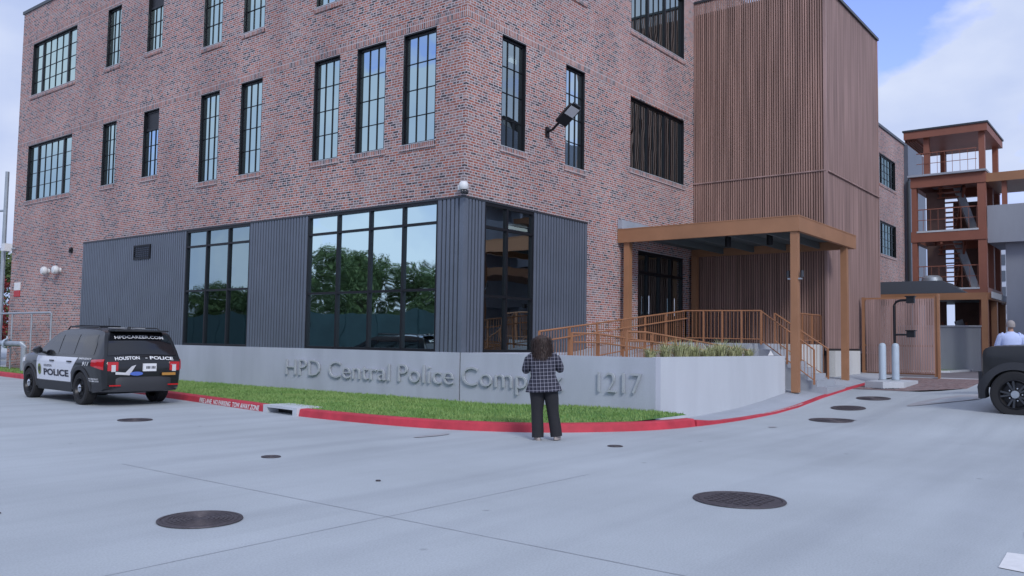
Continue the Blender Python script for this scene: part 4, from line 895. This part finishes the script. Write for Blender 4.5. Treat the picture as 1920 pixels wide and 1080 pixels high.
def wheel(par, x, y, z, r, w, sgn, spokes=0):
    t = MB().lathe([(r * .62, -w / 2 * .9), (r * .72, -w / 2), (r * .93, -w / 2), (r, -w / 2 * .78), (r, w / 2 * .78), (r * .93, w / 2), (r * .72, w / 2), (r * .62, w / 2 * .9)], c=(x, y, z), axis='y', k=36)
    wh = t.build('wheel', 'tyre', par, smooth=True)
    o = y + sgn * w / 2
    q = MB().lathe([(r * .64, -sgn * w * .1 * 0), (r * .61, sgn * .006), (r * .57, -sgn * .02), (r * .52, -sgn * .07), (r * .2, -sgn * .05), (r * .19, -sgn * .02), (.001, -sgn * .02)], c=(x, o, z), axis='y', k=32).build('rim', 'steel', wh, smooth=True)
    if spokes:
        for k in range(spokes):
            a = 2 * math.pi * k / spokes; m = MB()
            for da in (-.12, .12): m.bar((x + math.cos(a + da) * r * .15, o - sgn * .03, z + math.sin(a + da) * r * .15), (x + math.cos(a + da * 1.6) * r * .58, o - sgn * .02, z + math.sin(a + da * 1.6) * r * .58), .035, .04, up=(0, 1, 0))
            m.build('spoke', 'darkgrey', wh)
        MB().lathe([(r * .17, 0), (r * .16, sgn * .01), (.001, sgn * .012)], c=(x, o, z), axis='y', k=18).build('hub_cap', 'galv', wh, smooth=True)
        for k in range(spokes):
            a = 2 * math.pi * (k + .5) / spokes; MB().lathe([(.016, 0), (.014, sgn * .012), (.001, sgn * .012)], c=(x + math.cos(a) * r * .27, o - sgn * .03, z + math.sin(a) * r * .27), axis='y', k=8).build('wheel_nut', 'chrome', wh)
    else:
        MB().lathe([(r * .24, -sgn * .03), (r * .23, sgn * .0), (r * .15, sgn * .02), (.001, sgn * .026)], c=(x, o, z), axis='y', k=22).build('hub_cap', 'chrome', wh, smooth=True)
        for k in range(10):
            a = 2 * math.pi * k / 10; MB().lathe([(.03, -sgn * .055), (.028, -sgn * .051), (.001, -sgn * .05)], c=(x + math.cos(a) * r * .40, o, z + math.sin(a) * r * .40), axis='y', k=8).build('rim_hole', 'black', wh)

SUV = Body(5.05, 1.0,
    wf=[(.2, .88), (.32, .93), (.5, .965), (.75, .99), (.9, 1.0), (1.0, .992), (1.08, .965), (1.14, .94), (1.3, .895), (1.5, .835), (1.62, .785), (1.70, .73), (1.78, .66), (1.85, .58)],
    wp=[(0, .70), (.04, .76), (.12, .83), (.3, .91), (.6, .965), (1.2, .99), (2.0, 1.0), (3.9, .995), (4.4, .98), (4.75, .955), (4.93, .925), (5.01, .89), (5.05, .85)],
    top=[(0, .72), (.03, .84), (.1, .95), (.25, 1.02), (.6, 1.09), (1.15, 1.15), (1.38, 1.18), (1.5, 1.23), (1.9, 1.47), (2.2, 1.63), (2.4, 1.69), (2.7, 1.725), (3.2, 1.74), (3.9, 1.725), (4.35, 1.70), (4.58, 1.67), (4.66, 1.63), (4.78, 1.44), (4.90, 1.22), (4.95, 1.12), (5.0, 1.05), (5.03, .98), (5.05, .92)],
    bot=[(0, .36), (.1, .26), (.5, .22), (4.3, .24), (4.8, .30), (5.0, .38), (5.05, .44)], ax=(.95, 3.975))
SUV.wc = .375
V = empty('police_car', (0, 0, 0), 'black and white police vehicle parked along the kerb at the left', 'police car')
us = [0, .03, .06, .1, .17, .25, .4, .6, .8, 1.0, 1.15, 1.3, 1.38, 1.44, 1.5, 1.6, 1.75, 1.9, 2.05, 2.2, 2.3, 2.4, 2.55, 2.7, 2.95, 3.2, 3.5, 3.8, 4.1, 4.35, 4.48, 4.58, 4.62, 4.66, 4.72, 4.78, 4.84, 4.9, 4.93, 4.95, 4.98, 5.0, 5.02, 5.04, 5.05]
SUV.shell(us, V, 'body', 'carblack', (.95, 3.975), .43)
for u in (.95, 3.975):
    for sg in (1, -1): wheel(V, SUV.X0 - u, sg * .845, .375, .385, .255, sg)
# side details on both sides
def apl(u): return min(1.16 + (u - 1.66) * .60, 1.575 + .02 * math.sin((u - 2.4) * 1.2))
for sg in (1, -1):
    def win(ua, ub, hb=1.125, rear=False):
        def f(a, b):
            u = ua + (ub - ua) * a; top = apl(u)
            if rear: top = min(top, 1.13 + (4.62 - u) * 2.4)
            return u, hb + .012 * a + (max(top, hb + .01) - hb) * b
        return f
    SUV.patch(win(1.70, 2.62), 12, 5, .006, sg, 'front_side_window', 'carglass', V)
    SUV.patch(win(2.68, 3.50), 8, 5, .006, sg, 'rear_side_window', 'carglass', V)
    SUV.patch(win(3.60, 4.52, rear=True), 10, 5, .006, sg, 'quarter_window', 'carglass', V)
    # white doors
    def doors(ua, ub):
        def f(a, b):
            h = .50 + .57 * b; A = ua(h); Bq = ub(h); return A + (Bq - A) * a, h
        return f
    SUV.patch(doors(lambda h: 1.46, lambda h: 2.63), 10, 8, .007, sg, 'front_door', 'carwhite', V, .006)
    SUV.patch(doors(lambda h: 2.645, lambda h: min(3.47 + max(0, h - .72) * 1.05, 3.82)), 10, 8, .007, sg, 'rear_door', 'carwhite', V, .006)
    for u in (2.42, 3.42): SUV.patch(lambda a, b: (u - .11 + .22 * a, .955 + .03 * b), 4, 2, .035, sg, 'door_handle', 'black', V, .03)
    for uc in (.95, 3.975):
        def arch(a, b):
            t = math.pi * (1.06 * a - .03); r = .425 + .075 * b; return uc - r * math.cos(t), max(.30, .375 + r * math.sin(t))
        SUV.patch(arch, 22, 2, .022, sg, 'wheel_arch_trim', 'trim', V, .03)
    SUV.patch(lambda a, b: (1.46 + 2.0 * a, .27 + .20 * b), 8, 3, .02, sg, 'sill_cladding', 'trim', V, .02)
    # mirrors
    p = SUV.side(1.78, 1.15, 0, sg)
    m = MB().lathe([(.001, -.11), (.07, -.10), (.095, -.03), (.09, .05), (.05, .085), (.001, .09)], k=14); m.xf(Matrix.Translation(p + Vector((.02, sg * .16, .06))) @ Matrix.Scale(1.15, 4, (0, 1, 0)) @ Matrix.Rotation(R(90), 4, 'Y')); m.tube([p, p + Vector((.02, sg * .12, .03))], .03)
    m.build('door_mirror', 'carblack', V, smooth=True)
    # roof rails
    MB().tube([SUV.side(2.5, 1.70, .0, sg) + Vector((0, -sg * .03, .0)), SUV.side(2.65, 1.70, 0, sg) + Vector((0, -sg * .03, .09)), SUV.side(4.2, 1.70, 0, sg) + Vector((0, -sg * .03, .075)), SUV.side(4.38, 1.68, 0, sg) + Vector((0, -sg * .03, .0))], .018, 8).build('roof_rail', 'trim', V)
    # tail lamps wrap the rear corner
    tl = SUV.patch(lambda a, b: (4.52 + .47 * a, .92 + .13 * a * 0 - .10 * a * (1 - b) + .135 * b - .02 * (1 - a)), 8, 4, .012, sg, 'tail_lamp', 'red_lens', V, .02)
    # headlamp
    SUV.patch(lambda a, b: (.12 + .5 * a, .86 + .05 * a + .10 * b), 5, 2, .010, sg, 'headlamp', 'clear_lens', V, .01)
Xr = lambda u: SUV.X0 - u
# rear face: tail lamps' rear half, glass, plate, bumper
def rear_at(h):       # u of the tail surface at height h
    tab = [(.44, 5.05), (.92, 5.05), (.98, 5.03), (1.05, 5.0), (1.12, 4.95), (1.22, 4.90), (1.44, 4.78), (1.63, 4.66), (1.67, 4.58)]
    return interp(h, tab)
def rear(y, h, off=.008):       # y positive = left side
    u = rear_at(h); return Vector((SUV.X0 - u - off, y, h + .032 * (1 - (y / .8) ** 2) * (1 if h > 1.0 else 0)))
m = MB(); na, nb = 14, 8
for i in range(na + 1):
    for j in range(nb + 1):
        h = 1.135 + .475 * j / nb; wd = SUV.w(4.8, h) * .9; y = -wd + 2 * wd * i / na; m.v.append(tuple(rear(y, h, .012)))
m.f = [(i * (nb + 1) + j, (i + 1) * (nb + 1) + j, (i + 1) * (nb + 1) + j + 1, i * (nb + 1) + j + 1) for i in range(na) for j in range(nb)]
m.build('rear_window', 'carglass', V, smooth=True)
MB().box(Xr(4.9), Xr(4.52), -.62, .62, 1.685, 1.72).build('rear_spoiler', 'carblack', V)
for sg in (1, -1):
    ya, yb = sg * .60, sg * .835
    MB().box(Xr(5.062), Xr(4.98), ya, yb, .80, 1.0).build('tail_lamp', 'red_lens', V)
    MB().box(Xr(5.072), Xr(5.0), sg * .66, sg * .75, .78, .93).build('reverse_lamp', 'clear_lens', V)
m = MB(); P = []
for i in range(17):
    y = -.93 + 1.86 * i / 16; x = Xr(5.10) + .30 * (abs(y) / .93) ** 5; P.append((x, y))
sec = [(0.02, .33), (0, .42), (-.0, .62), (.03, .66), (.10, .67), (.3, .66), (.3, .33)]
m.rings([[(x + dx, y, h) for dx, h in sec] for x, y in P]).build('rear_bumper', 'trim', V, smooth=True)
for sg in (1, -1): MB().box(Xr(5.115), Xr(5.09), sg * .55, sg * .80, .46, .49).build('bumper_reflector', 'red_lens', V)
MB().box(Xr(5.085), Xr(5.03), -.27, .04, .785, .96).build('licence_plate', 'decal', V)
text_mb('TXE 1217', lambda u, v, w: (Xr(5.088), .0 - u, .84 + v), height=.06, width=.23).build('plate_number', 'decaldark', V, fix=False) if False else None
m = MB()
for k in range(6): m.box(Xr(5.088), Xr(5.085), -.04 - k * .034 - .014 - (.02 if k > 2 else 0), -.04 - k * .034 + .009 - (.02 if k > 2 else 0), .84, .90)
m.build('plate_marks', 'decaldark', V)
MB().box(Xr(5.115), Xr(5.09), -.72, -.40, .69, .75).build('amber_marker', 'amber', V)
# light bar and roof aerials
MB().box(Xr(2.66), Xr(2.40), -.50, .50, 1.775, 1.83).build('light_bar', 'black', V); MB().lathe([(.001, 1.80), (.03, 1.80), (.05, 1.755)], c=(Xr(4.2), .0, 0), k=10).tube([(Xr(3.6), .2, 1.76), (Xr(3.6), .2, 2.0)], .005, 5).build('aerial', 'black', V)
# lettering on the left side (nose to the left) and mirrored placement on the right side
def side_text(s, u0, wd, h0, cap, sg, mt, nm='lettering', off=.016, bold=.02, shear=0):
    def fn(u, v, w): uu = u0 + u if sg > 0 else u0 + wd - u; return SUV.side(uu, h0 + v, off, sg)
    text_mb(s, fn, height=cap, width=wd, bold=bold, shear=shear).build(nm, mt, V, fix=False)
for sg in (1, -1):
    side_text('POLICE', 1.93 if sg > 0 else 1.75, 1.45, .62, .15, sg, 'decaldark', bold=.03)
    side_text('HOUSTON', 1.95, .46, .82, .055, sg, 'decaldark')
    side_text('911', 4.12, .30, .90, .085, sg, 'decal', shear=.25); side_text('EMERGENCY', 3.90, .62, 1.03, .040, sg, 'decal')
    side_text('NON EMERGENCY', 4.38, .46, .595, .032, sg, 'decal'); side_text('713-884-3131', 4.42, .42, .545, .036, sg, 'decal')
    m = MB(); c0 = SUV.side(1.66, .76, .016, sg)
    ring = [(1.66 + .10 * math.sin(t * math.pi / 8), .76 + .135 * math.cos(t * math.pi / 8) * (1.1 if 4 < t < 12 else .9)) for t in range(16)]
    m.v = [tuple(SUV.side(u, h, .016, sg)) for u, h in ring]; m.f = [tuple(range(16))]; m.build('door_badge', 'gold', V, fix=False)
    m = MB(); m.v = [tuple(SUV.side(1.66 + (u - 1.66) * .5, .76 + (h - .76) * .5, .018, sg)) for u, h in ring]; m.f = [tuple(range(16))]; m.build('door_badge_centre', 'decaldark', V, fix=False)
def rear_text(s, y0, wd, h0, cap, mt='decal', off=.02, bold=.02):
    text_mb(s, lambda u, v, w: rear(y0 - u, h0 + v, off), height=cap, width=wd, bold=bold).build('lettering', mt, V, fix=False)
rear_text('HPDCAREER.COM', .57, 1.14, 1.50, .065); rear_text('HOUSTON', .66, .56, 1.025, .07, bold=.03); rear_text('POLICE', -.14, .56, 1.025, .07, bold=.03)
rear_text('-', -.03, .05, 1.03, .07)
m = MB(); m.v = [tuple(rear(y, h, .02)) for y, h in ((.66, .72), (.34, .70), (.20, .93), (.30, .90), (.44, .76), (.66, .78))]; m.f = [(0, 1, 4, 5), (1, 2, 3, 4)]; m.build('recruiting_stripe', 'clear_lens', V, fix=False)
m = MB(); m.v = [tuple(rear(.20 + .15 * math.cos(t * math.pi / 8), .735 + .045 * math.sin(t * math.pi / 8), .055)) for t in range(16)]; m.f = [tuple(range(16))]; m.build('tailgate_emblem', 'blue', V, fix=False)
rear_text('AWD', -.62, .14, .93, .03, 'chrome')
m = MB(); 
text_mb('HPD 7218', lambda u, v, w: (Xr(3.95) - v * 1.0 * 0 - (.0) + v, .52 - u, 1.782), height=.20, width=1.04, bold=.02).build('roof_number', 'decal', V, fix=False) if False else None
for k, (a, b) in enumerate([(.42, .12), (.02, -.10), (-.16, -.24), (-.30, -.42)]): MB().box(Xr(4.25 - .1 * (k % 2)), Xr(4.05), b, a, 1.764, 1.772).build('roof_marking', 'decal', V)
V.location = (-4.98, 7.72, 0); V.rotation_euler = (0, 0, R(90 - 3))

# black off-road vehicle at the right edge, mostly outside the frame
JP = Body(4.9, .97,
    wf=[(.3, .86), (.5, .94), (.75, .97), (1.0, .965), (1.22, .95), (1.32, .91), (1.42, .85), (1.75, .78), (1.95, .66)],
    wp=[(0, .80), (.04, .88), (.15, .93), (.5, .95), (1.2, .97), (1.8, 1.0), (4.5, 1.0), (4.8, .97), (4.9, .92)],
    top=[(0, 1.14), (.03, 1.26), (.10, 1.345), (.3, 1.37), (1.2, 1.39), (1.5, 1.40), (1.62, 1.46), (2.05, 1.82), (2.3, 1.90), (3.5, 1.92), (4.6, 1.90), (4.8, 1.82), (4.9, 1.1)],
    bot=[(0, .62), (.2, .5), (.6, .42), (4.3, .42), (4.9, .55)], ax=(.64, 3.71))
JP.wc = .44
J = empty('offroad_vehicle', (0, 0, 0), 'black off-road vehicle with chunky tyres cut off by the right edge of the picture', 'vehicle')
JP.shell([0, .04, .08, .15, .25, .4, .6, .8, 1.0, 1.2, 1.4, 1.5, 1.62, 1.75, 1.9, 2.05, 2.3, 2.7, 3.1, 3.5, 3.9, 4.3, 4.6, 4.8, 4.85, 4.9], J, 'body', 'matteblack', (.64, 3.71), .50, .42)
for u in (.64, 3.71):
    for sg in (1, -1): wheel(J, JP.X0 - u, sg * .86, .44, .45, .28, sg, 5)
for sg in (1, -1):
    for uc in (.64, 3.71):
        def arch(a, b):
            t = math.pi * (1.1 * a - .05); r = .50 + .12 * b; return max(.0, uc - r * math.cos(t) * 1.03), .44 + r * math.sin(t) * (.95 + .05 * b)
        JP.patch(arch, 20, 3, .10, sg, 'fender_flare', 'trim', J, .12)
    JP.patch(lambda a, b: (1.80 + .85 * a, 1.42 + (min(1.80, 1.42 + (a * .85 + .02) * 1.1) - 1.42) * b), 8, 4, .008, sg, 'side_window', 'carglass', J)
    JP.patch(lambda a, b: (2.72 + .9 * a, 1.42 + .38 * b), 8, 4, .008, sg, 'side_window', 'carglass', J)
    JP.patch(lambda a, b: (1.28 + .10 * a, 1.10 + .09 * b), 3, 2, .012, sg, 'marker_lamp', 'amber', J, .01)
    p = JP.side(1.72, 1.40, 0, sg); MB().box(p.x - .06, p.x + .08, p.y + sg * .10, p.y + sg * .34, 1.42, 1.64).bar(tuple(p), (p.x, p.y + sg * .14, 1.46), .05).build('door_mirror', 'carblack', J)
    JP.patch(lambda a, b: (1.54 + .30 * a, .98 + .16 * b), 3, 2, .012, sg, 'side_decal', 'decal', J)
    MB().bar((JP.X0 - 1.4, sg * .98, .52), (JP.X0 - 3.2, sg * .98, .52), .12, .06).build('side_step', 'black', J)
MB().box(JP.X0 - .02, JP.X0 + .08, -.70, .70, .60, .86).build('front_bumper', 'trim', J)
for sg in (1, -1): MB().lathe([(.11, 0), (.10, .03), (.001, .05)], c=(JP.X0 - .02, sg * .50, 1.02), axis='x', k=18).build('headlamp', 'clear_lens', J, smooth=True)
for k in range(7): MB().box(JP.X0 - .02, JP.X0 + .01, -.30 + k * .1 - .025, -.30 + k * .1 + .025, .90, 1.14).build('grille_slot', 'black', J)
J.scale = (1.06, 1.06, 1.06); J.location = (5.68, -12.62, .2); J.rotation_euler = (0, 0, R(84))

# ================================================================== PEOPLE
def skin_body(name, verts, edges, mt, par, root=0, sub=2):
    me = bpy.data.meshes.new(name); me.from_pydata([v[0] for v in verts], edges, []); o = bpy.data.objects.new(name, me); COL.objects.link(o)
    md = o.modifiers.new('s', 'SKIN'); md.use_smooth_shade = True
    for i, v in enumerate(verts):
        sk = me.skin_vertices[0].data[i]; r = v[1]; sk.radius = (r, r) if not isinstance(r, tuple) else r; sk.use_root = (i == root)
    sb = o.modifiers.new('b', 'SUBSURF'); sb.levels = sub; sb.render_levels = sub
    dg = bpy.context.evaluated_depsgraph_get(); dg.update(); m2 = bpy.data.meshes.new_from_object(o.evaluated_get(dg)); bpy.data.objects.remove(o)
    m2.materials.clear(); m2.materials.append(M[mt])
    for p in m2.polygons: p.use_smooth = True; p.material_index = 0
    q = bpy.data.objects.new(name, m2); COL.objects.link(q); q.parent = par; return q
def ell(c, rx, ry, n=20, ax=(1, 0, 0), ay=(0, 1, 0), wob=0, ph=0):
    c = Vector(c); ax = Vector(ax); ay = Vector(ay)
    return [c + ax * rx * math.cos(t) * (1 + wob * math.sin(5 * t + ph)) + ay * ry * math.sin(t) * (1 + wob * math.cos(4 * t + ph)) for t in [2 * math.pi * k / n for k in range(n)]]
def limb(pts, rad, n=14):
    """tapering cloth tube"""
    out = []; P = [Vector(p) for p in pts]; Q = []; Rr = []
    for i in range(len(P) - 1):
        for k in range(4): Q.append(P[i].lerp(P[i + 1], k / 4)); Rr.append(rad[i] + (rad[i + 1] - rad[i]) * k / 4)
    Q.append(P[-1]); Rr.append(rad[-1])
    Q2 = [Q[0]] + [(Q[i - 1] + Q[i] * 2 + Q[i + 1]) / 4 for i in range(1, len(Q) - 1)] + [Q[-1]]
    for i, p in enumerate(Q2):
        d = (Q2[min(i + 1, len(Q2) - 1)] - Q2[max(i - 1, 0)]).normalized(); u = Vector((1, 0, 0)) if abs(d.x) < .8 else Vector((0, 1, 0)); a = (u - d * u.dot(d)).normalized(); b = d.cross(a)
        out.append(ell(p, Rr[i], Rr[i], n, a, b, .035, i * 1.3))
    return out
def hand(V, E, wrist, dirn, palm_n, side, base, curl=.5):
    """append palm, four fingers and a thumb to the skin graph; base = index of the wrist vertex"""
    d = Vector(dirn).normalized(); nrm = Vector(palm_n).normalized(); s = d.cross(nrm).normalized() * side; w = Vector(wrist)
    pi = len(V); V.append((tuple(w + d * .045), (.030, .016))); E.append((base, pi))
    for k, (ln, off) in enumerate(((.062, .033), (.070, .011), (.066, -.011), (.052, -.032))):
        a = w + d * .085 + s * off; q = len(V); V.append((tuple(a), .0105)); E.append((pi, q)); dd = d
        for j in range(3):
            dd = (dd + nrm * curl * .55).normalized(); a = a + dd * ln / 2.4; V.append((tuple(a), .0088 - .001 * j)); E.append((q + j, q + j + 1))
    a = w + d * .03 + s * .035; q = len(V); V.append((tuple(a), .012)); E.append((pi, q)); a2 = a + (d * .6 + s * .8 + nrm * .3).normalized() * .032; V.append((tuple(a2), .0105)); E.append((q, q + 1))
    a3 = a2 + (d * .9 + s * .1 + nrm * .5).normalized() * .028; V.append((tuple(a3), .009)); E.append((q + 1, q + 2))
def person(loc, rz, label, H, J, top, low, shoes, hair, hairstyle, coat_flare):
    """local frame: the person faces +Y, x to their right"""
    t = empty('person', loc, label, 'person', rz=rz); t.scale = (H / 1.70,) * 3
    V = [((0, 0, .95), (.13, .10)), ((0, .0, 1.12), (.12, .09)), ((0, -.01, 1.30), (.15, .10)), ((0, -.01, 1.41), (.09, .07)), ((0, .0, 1.47), (.052, .052)), ((0, .02, 1.54), (.055, .06)), ((0, .025, 1.60), (.074, .090)), ((0, .015, 1.665), (.066, .080))]
    Ed = [(0, 1), (1, 2), (2, 3), (3, 4), (4, 5), (5, 6), (6, 7)]
    for sx, key in ((-1, 'l'), (1, 'r')):
        sh, el, wr = J['arm_' + key]; a = len(V); V += [((sx * .12, -.01, 1.38), .058), (sh, .050), (el, .040), (wr, .026)]; Ed += [(2, a), (a, a + 1), (a + 1, a + 2), (a + 2, a + 3)]
        d = (Vector(wr) - Vector(el)).normalized(); hand(V, Ed, wr, J.get('hd_' + key, d), J['pn_' + key], sx, a + 3, J.get('curl', .6))
        hp, kn, an, toe = J['leg_' + key]; a = len(V); V += [(hp, .085), (kn, .056), (an, .038), ((an[0], an[1], .045), .040), (toe, (.042, .024))]; Ed += [(0, a), (a, a + 1), (a + 1, a + 2), (a + 2, a + 3), (a + 3, a + 4)]
    body = skin_body('body', V, Ed, 'skin', t)
    # face
    hb = 1.60
    for sx in (-1, 1):
        MB().lathe([(.001, .012), (.009, .009), (.012, 0), (.009, -.009), (.001, -.012)], c=(sx * .03, .098, hb + .012), k=10).build('eye', 'clear_lens', body, smooth=True)
        MB().lathe([(.001, .03), (.012, .022), (.014, 0), (.011, -.025), (.001, -.032)], c=(sx * .074, .012, hb), k=10).build('ear', 'skin', body, smooth=True)
    MB().rings([ell((0, .100, hb + .02), .007, .006, 8), ell((0, .118, hb - .012), .013, .016, 8), ell((0, .108, hb - .025), .012, .008, 8)]).build('nose', 'skin', body, smooth=True)
    MB().rings([ell((0, .098, hb - .046), .022, .008, 10), ell((0, .102, hb - .052), .024, .009, 10), ell((0, .096, hb - .058), .018, .006, 10)]).build('mouth', 'redpaint', body, smooth=True)
    # trousers
    m = MB()
    for key in 'lr':
        hp, kn, an, toe = J['leg_' + key]; sx = -1 if key == 'l' else 1
        m.rings(limb([(hp[0] * .9, hp[1] - .01, hp[2] + .10), hp, kn, (an[0], an[1], .055)], J.get('legr', [.135, .125, .088, .085]), 16))
    m.rings([ell((0, -.01, .80), .19, .13, 22), ell((0, -.015, .90), .205, .15, 22), ell((0, -.01, 1.0), .18, .13, 22), ell((0, 0, 1.06), .165, .115, 22)])
    m.build('trousers', low, t, smooth=True, angle=70)
    for key in 'lr':
        an, toe = J['leg_' + key][2:]; d = (Vector(toe) - Vector((an[0], an[1], toe[2]))); d.z = 0; d.normalize(); s = Vector((-d.y, d.x, 0)); c = Vector((an[0], an[1], 0))
        MB().rings([ell(c + d * .05 + Vector((0, 0, .002)), .135, .046, 18, d, s), ell(c + d * .05 + Vector((0, 0, .03)), .14, .048, 18, d, s), ell(c + d * .035 + Vector((0, 0, .06)), .12, .043, 18, d, s), ell(c - d * .005 + Vector((0, 0, .085)), .062, .040, 18, d, s)]).build('shoe', shoes, t, smooth=True, angle=60)
    # upper garment
    m = MB(); f = coat_flare
    m.rings([ell((0, -.01, .80 if f else .94), .285 if f else .19, .20 if f else .135, 32, wob=.035), ell((0, -.01, .88), .262 if f else .195, .185 if f else .14, 32, wob=.025), ell((0, -.01, .97), .225 if f else .195, .16 if f else .14, 32, wob=.015), ell((0, -.005, 1.06), .195, .14, 32), ell((0, -.005, 1.16), .20, .14, 32), ell((0, -.01, 1.27), .22, .145, 32), ell((0, -.012, 1.35), .215, .13, 32), ell((0, -.012, 1.405), .165, .105, 32), ell((0, -.005, 1.445), .085, .075, 32), ell((0, 0, 1.465), .062, .062, 32)])
    for key in 'lr':
        sh, el, wr = J['arm_' + key]; sx = -1 if key == 'l' else 1
        e2 = Vector(wr).lerp(Vector(el), .06)
        m.rings(limb([(sx * .13, -.01, 1.37), sh, el, tuple(e2)], [.085, .082, .066, .046], 16))
    m.build('jacket' if f else 'shirt', top, t, smooth=True, angle=70)
    # hair
    rg = random.Random(int(H * 100)); m = MB()
    if hairstyle == 'long':
        m.rings([ell((0, -.03, 1.34), .085, .05, 20, wob=.12), ell((0, -.035, 1.40), .135, .08, 20, wob=.1), ell((0, -.03, 1.48), .145, .10, 20, wob=.08), ell((0, -.015, 1.57), .135, .115, 20, wob=.06), ell((0, -.01, 1.65), .118, .11, 20, wob=.05), ell((0, -.005, 1.71), .085, .085, 20), ell((0, 0, 1.735), .03, .03, 20)])
        for k in range(2200):
            th = rg.uniform(math.pi * .86, math.pi * 2.14); z0 = rg.uniform(1.40, 1.70); r0 = rg.uniform(.115, .15); p = Vector((math.cos(th) * r0, -.02 + math.sin(th) * r0 * .85, z0)); ln = rg.uniform(.06, .16); o = Vector((math.cos(th), math.sin(th), 0)); s = Vector((-o.y, o.x, 0)) * .0028
            q = p + o * rg.uniform(.0, .05) + s * rg.uniform(-9, 9) + Vector((0, 0, -ln * .5)); e = p + o * rg.uniform(-.01, .04) + s * rg.uniform(-12, 12) + Vector((0, 0, -ln)); n = len(m.v)
            m.v += [tuple(p - s), tuple(p + s), tuple(q + s), tuple(q - s), tuple(e)]; m.f += [(n, n + 1, n + 2, n + 3), (n + 3, n + 2, n + 4)]
    else:
        m.rings([ell((0, -.03, 1.56), .080, .075, 20), ell((0, -.02, 1.62), .088, .098, 20), ell((0, -.01, 1.68), .076, .090, 20), ell((0, 0, 1.715), .04, .05, 20), ell((0, 0, 1.722), .01, .01, 20)])
    m.build('hair', hair, body, smooth=True, angle=60); return t
JW = dict(arm_l=((-.20, -.005, 1.345), (-.275, .10, 1.13), (-.13, .27, 1.40)), arm_r=((.20, -.005, 1.345), (.285, .09, 1.13), (.12, .25, 1.30)),
          pn_l=(.6, .2, -.2), pn_r=(-.6, .2, .2), hd_l=(.25, .25, .9), hd_r=(-.6, .5, .5), curl=.8,
          leg_l=((-.10, 0, .84), (-.115, .01, .47), (-.125, -.02, .09), (-.15, .12, .03)), leg_r=((.10, 0, .84), (.13, .01, .47), (.165, -.01, .09), (.21, .12, .03)), legr=[.135, .125, .092, .092])
wt = person((-3.975, -5.365, 0), R(-52), 'woman in checked jacket and black trousers with her back turned, holding up a phone', 1.68, JW, 'plaid', 'trousers', 'shoe', 'hair', 'long', True)
pho = MB().box(-.037, .037, -.004, .004, -.077, .077).build('phone', 'black'); pho.location = (-3.975, -5.365, 0)
wt.scale = (wt.scale[0] * 1.06, wt.scale[1] * 1.04, wt.scale[2]); wt.rotation_euler = (0, R(-3.2), R(-52))
mw = Matrix.Translation((-3.975, -5.365, 0)) @ Matrix.Rotation(R(-52), 4, 'Z') @ Matrix.Rotation(R(-3.2), 4, 'Y') @ Matrix.Scale(1.68 / 1.70, 4)
pho.matrix_world = mw @ Matrix.Translation((-.085, .335, 1.50)) @ Matrix.Rotation(R(-12), 4, 'X')
tag(pho, 'dark phone held up by the woman in the checked jacket', 'phone')
JM = dict(arm_l=((-.20, 0, 1.345), (-.27, .06, 1.10), (-.20, .25, .98)), arm_r=((.20, 0, 1.345), (.28, .05, 1.10), (.22, .24, .98)), pn_l=(.5, .1, -.6), pn_r=(-.5, .1, -.6), curl=.6,
          leg_l=((-.09, 0, .84), (-.10, .02, .47), (-.10, -.02, .09), (-.12, .12, .03)), leg_r=((.09, 0, .84), (.10, .02, .47), (.10, -.02, .09), (.12, .12, .03)), legr=[.12, .11, .08, .075])
person((8.0, -10.42, ground(8.0, -10.42)), R(-70), 'grey haired man in a pale blue shirt standing behind the black vehicle', 1.80, JM, 'shirt', 'trousers', 'tyre', 'greyhair', 'short', False)
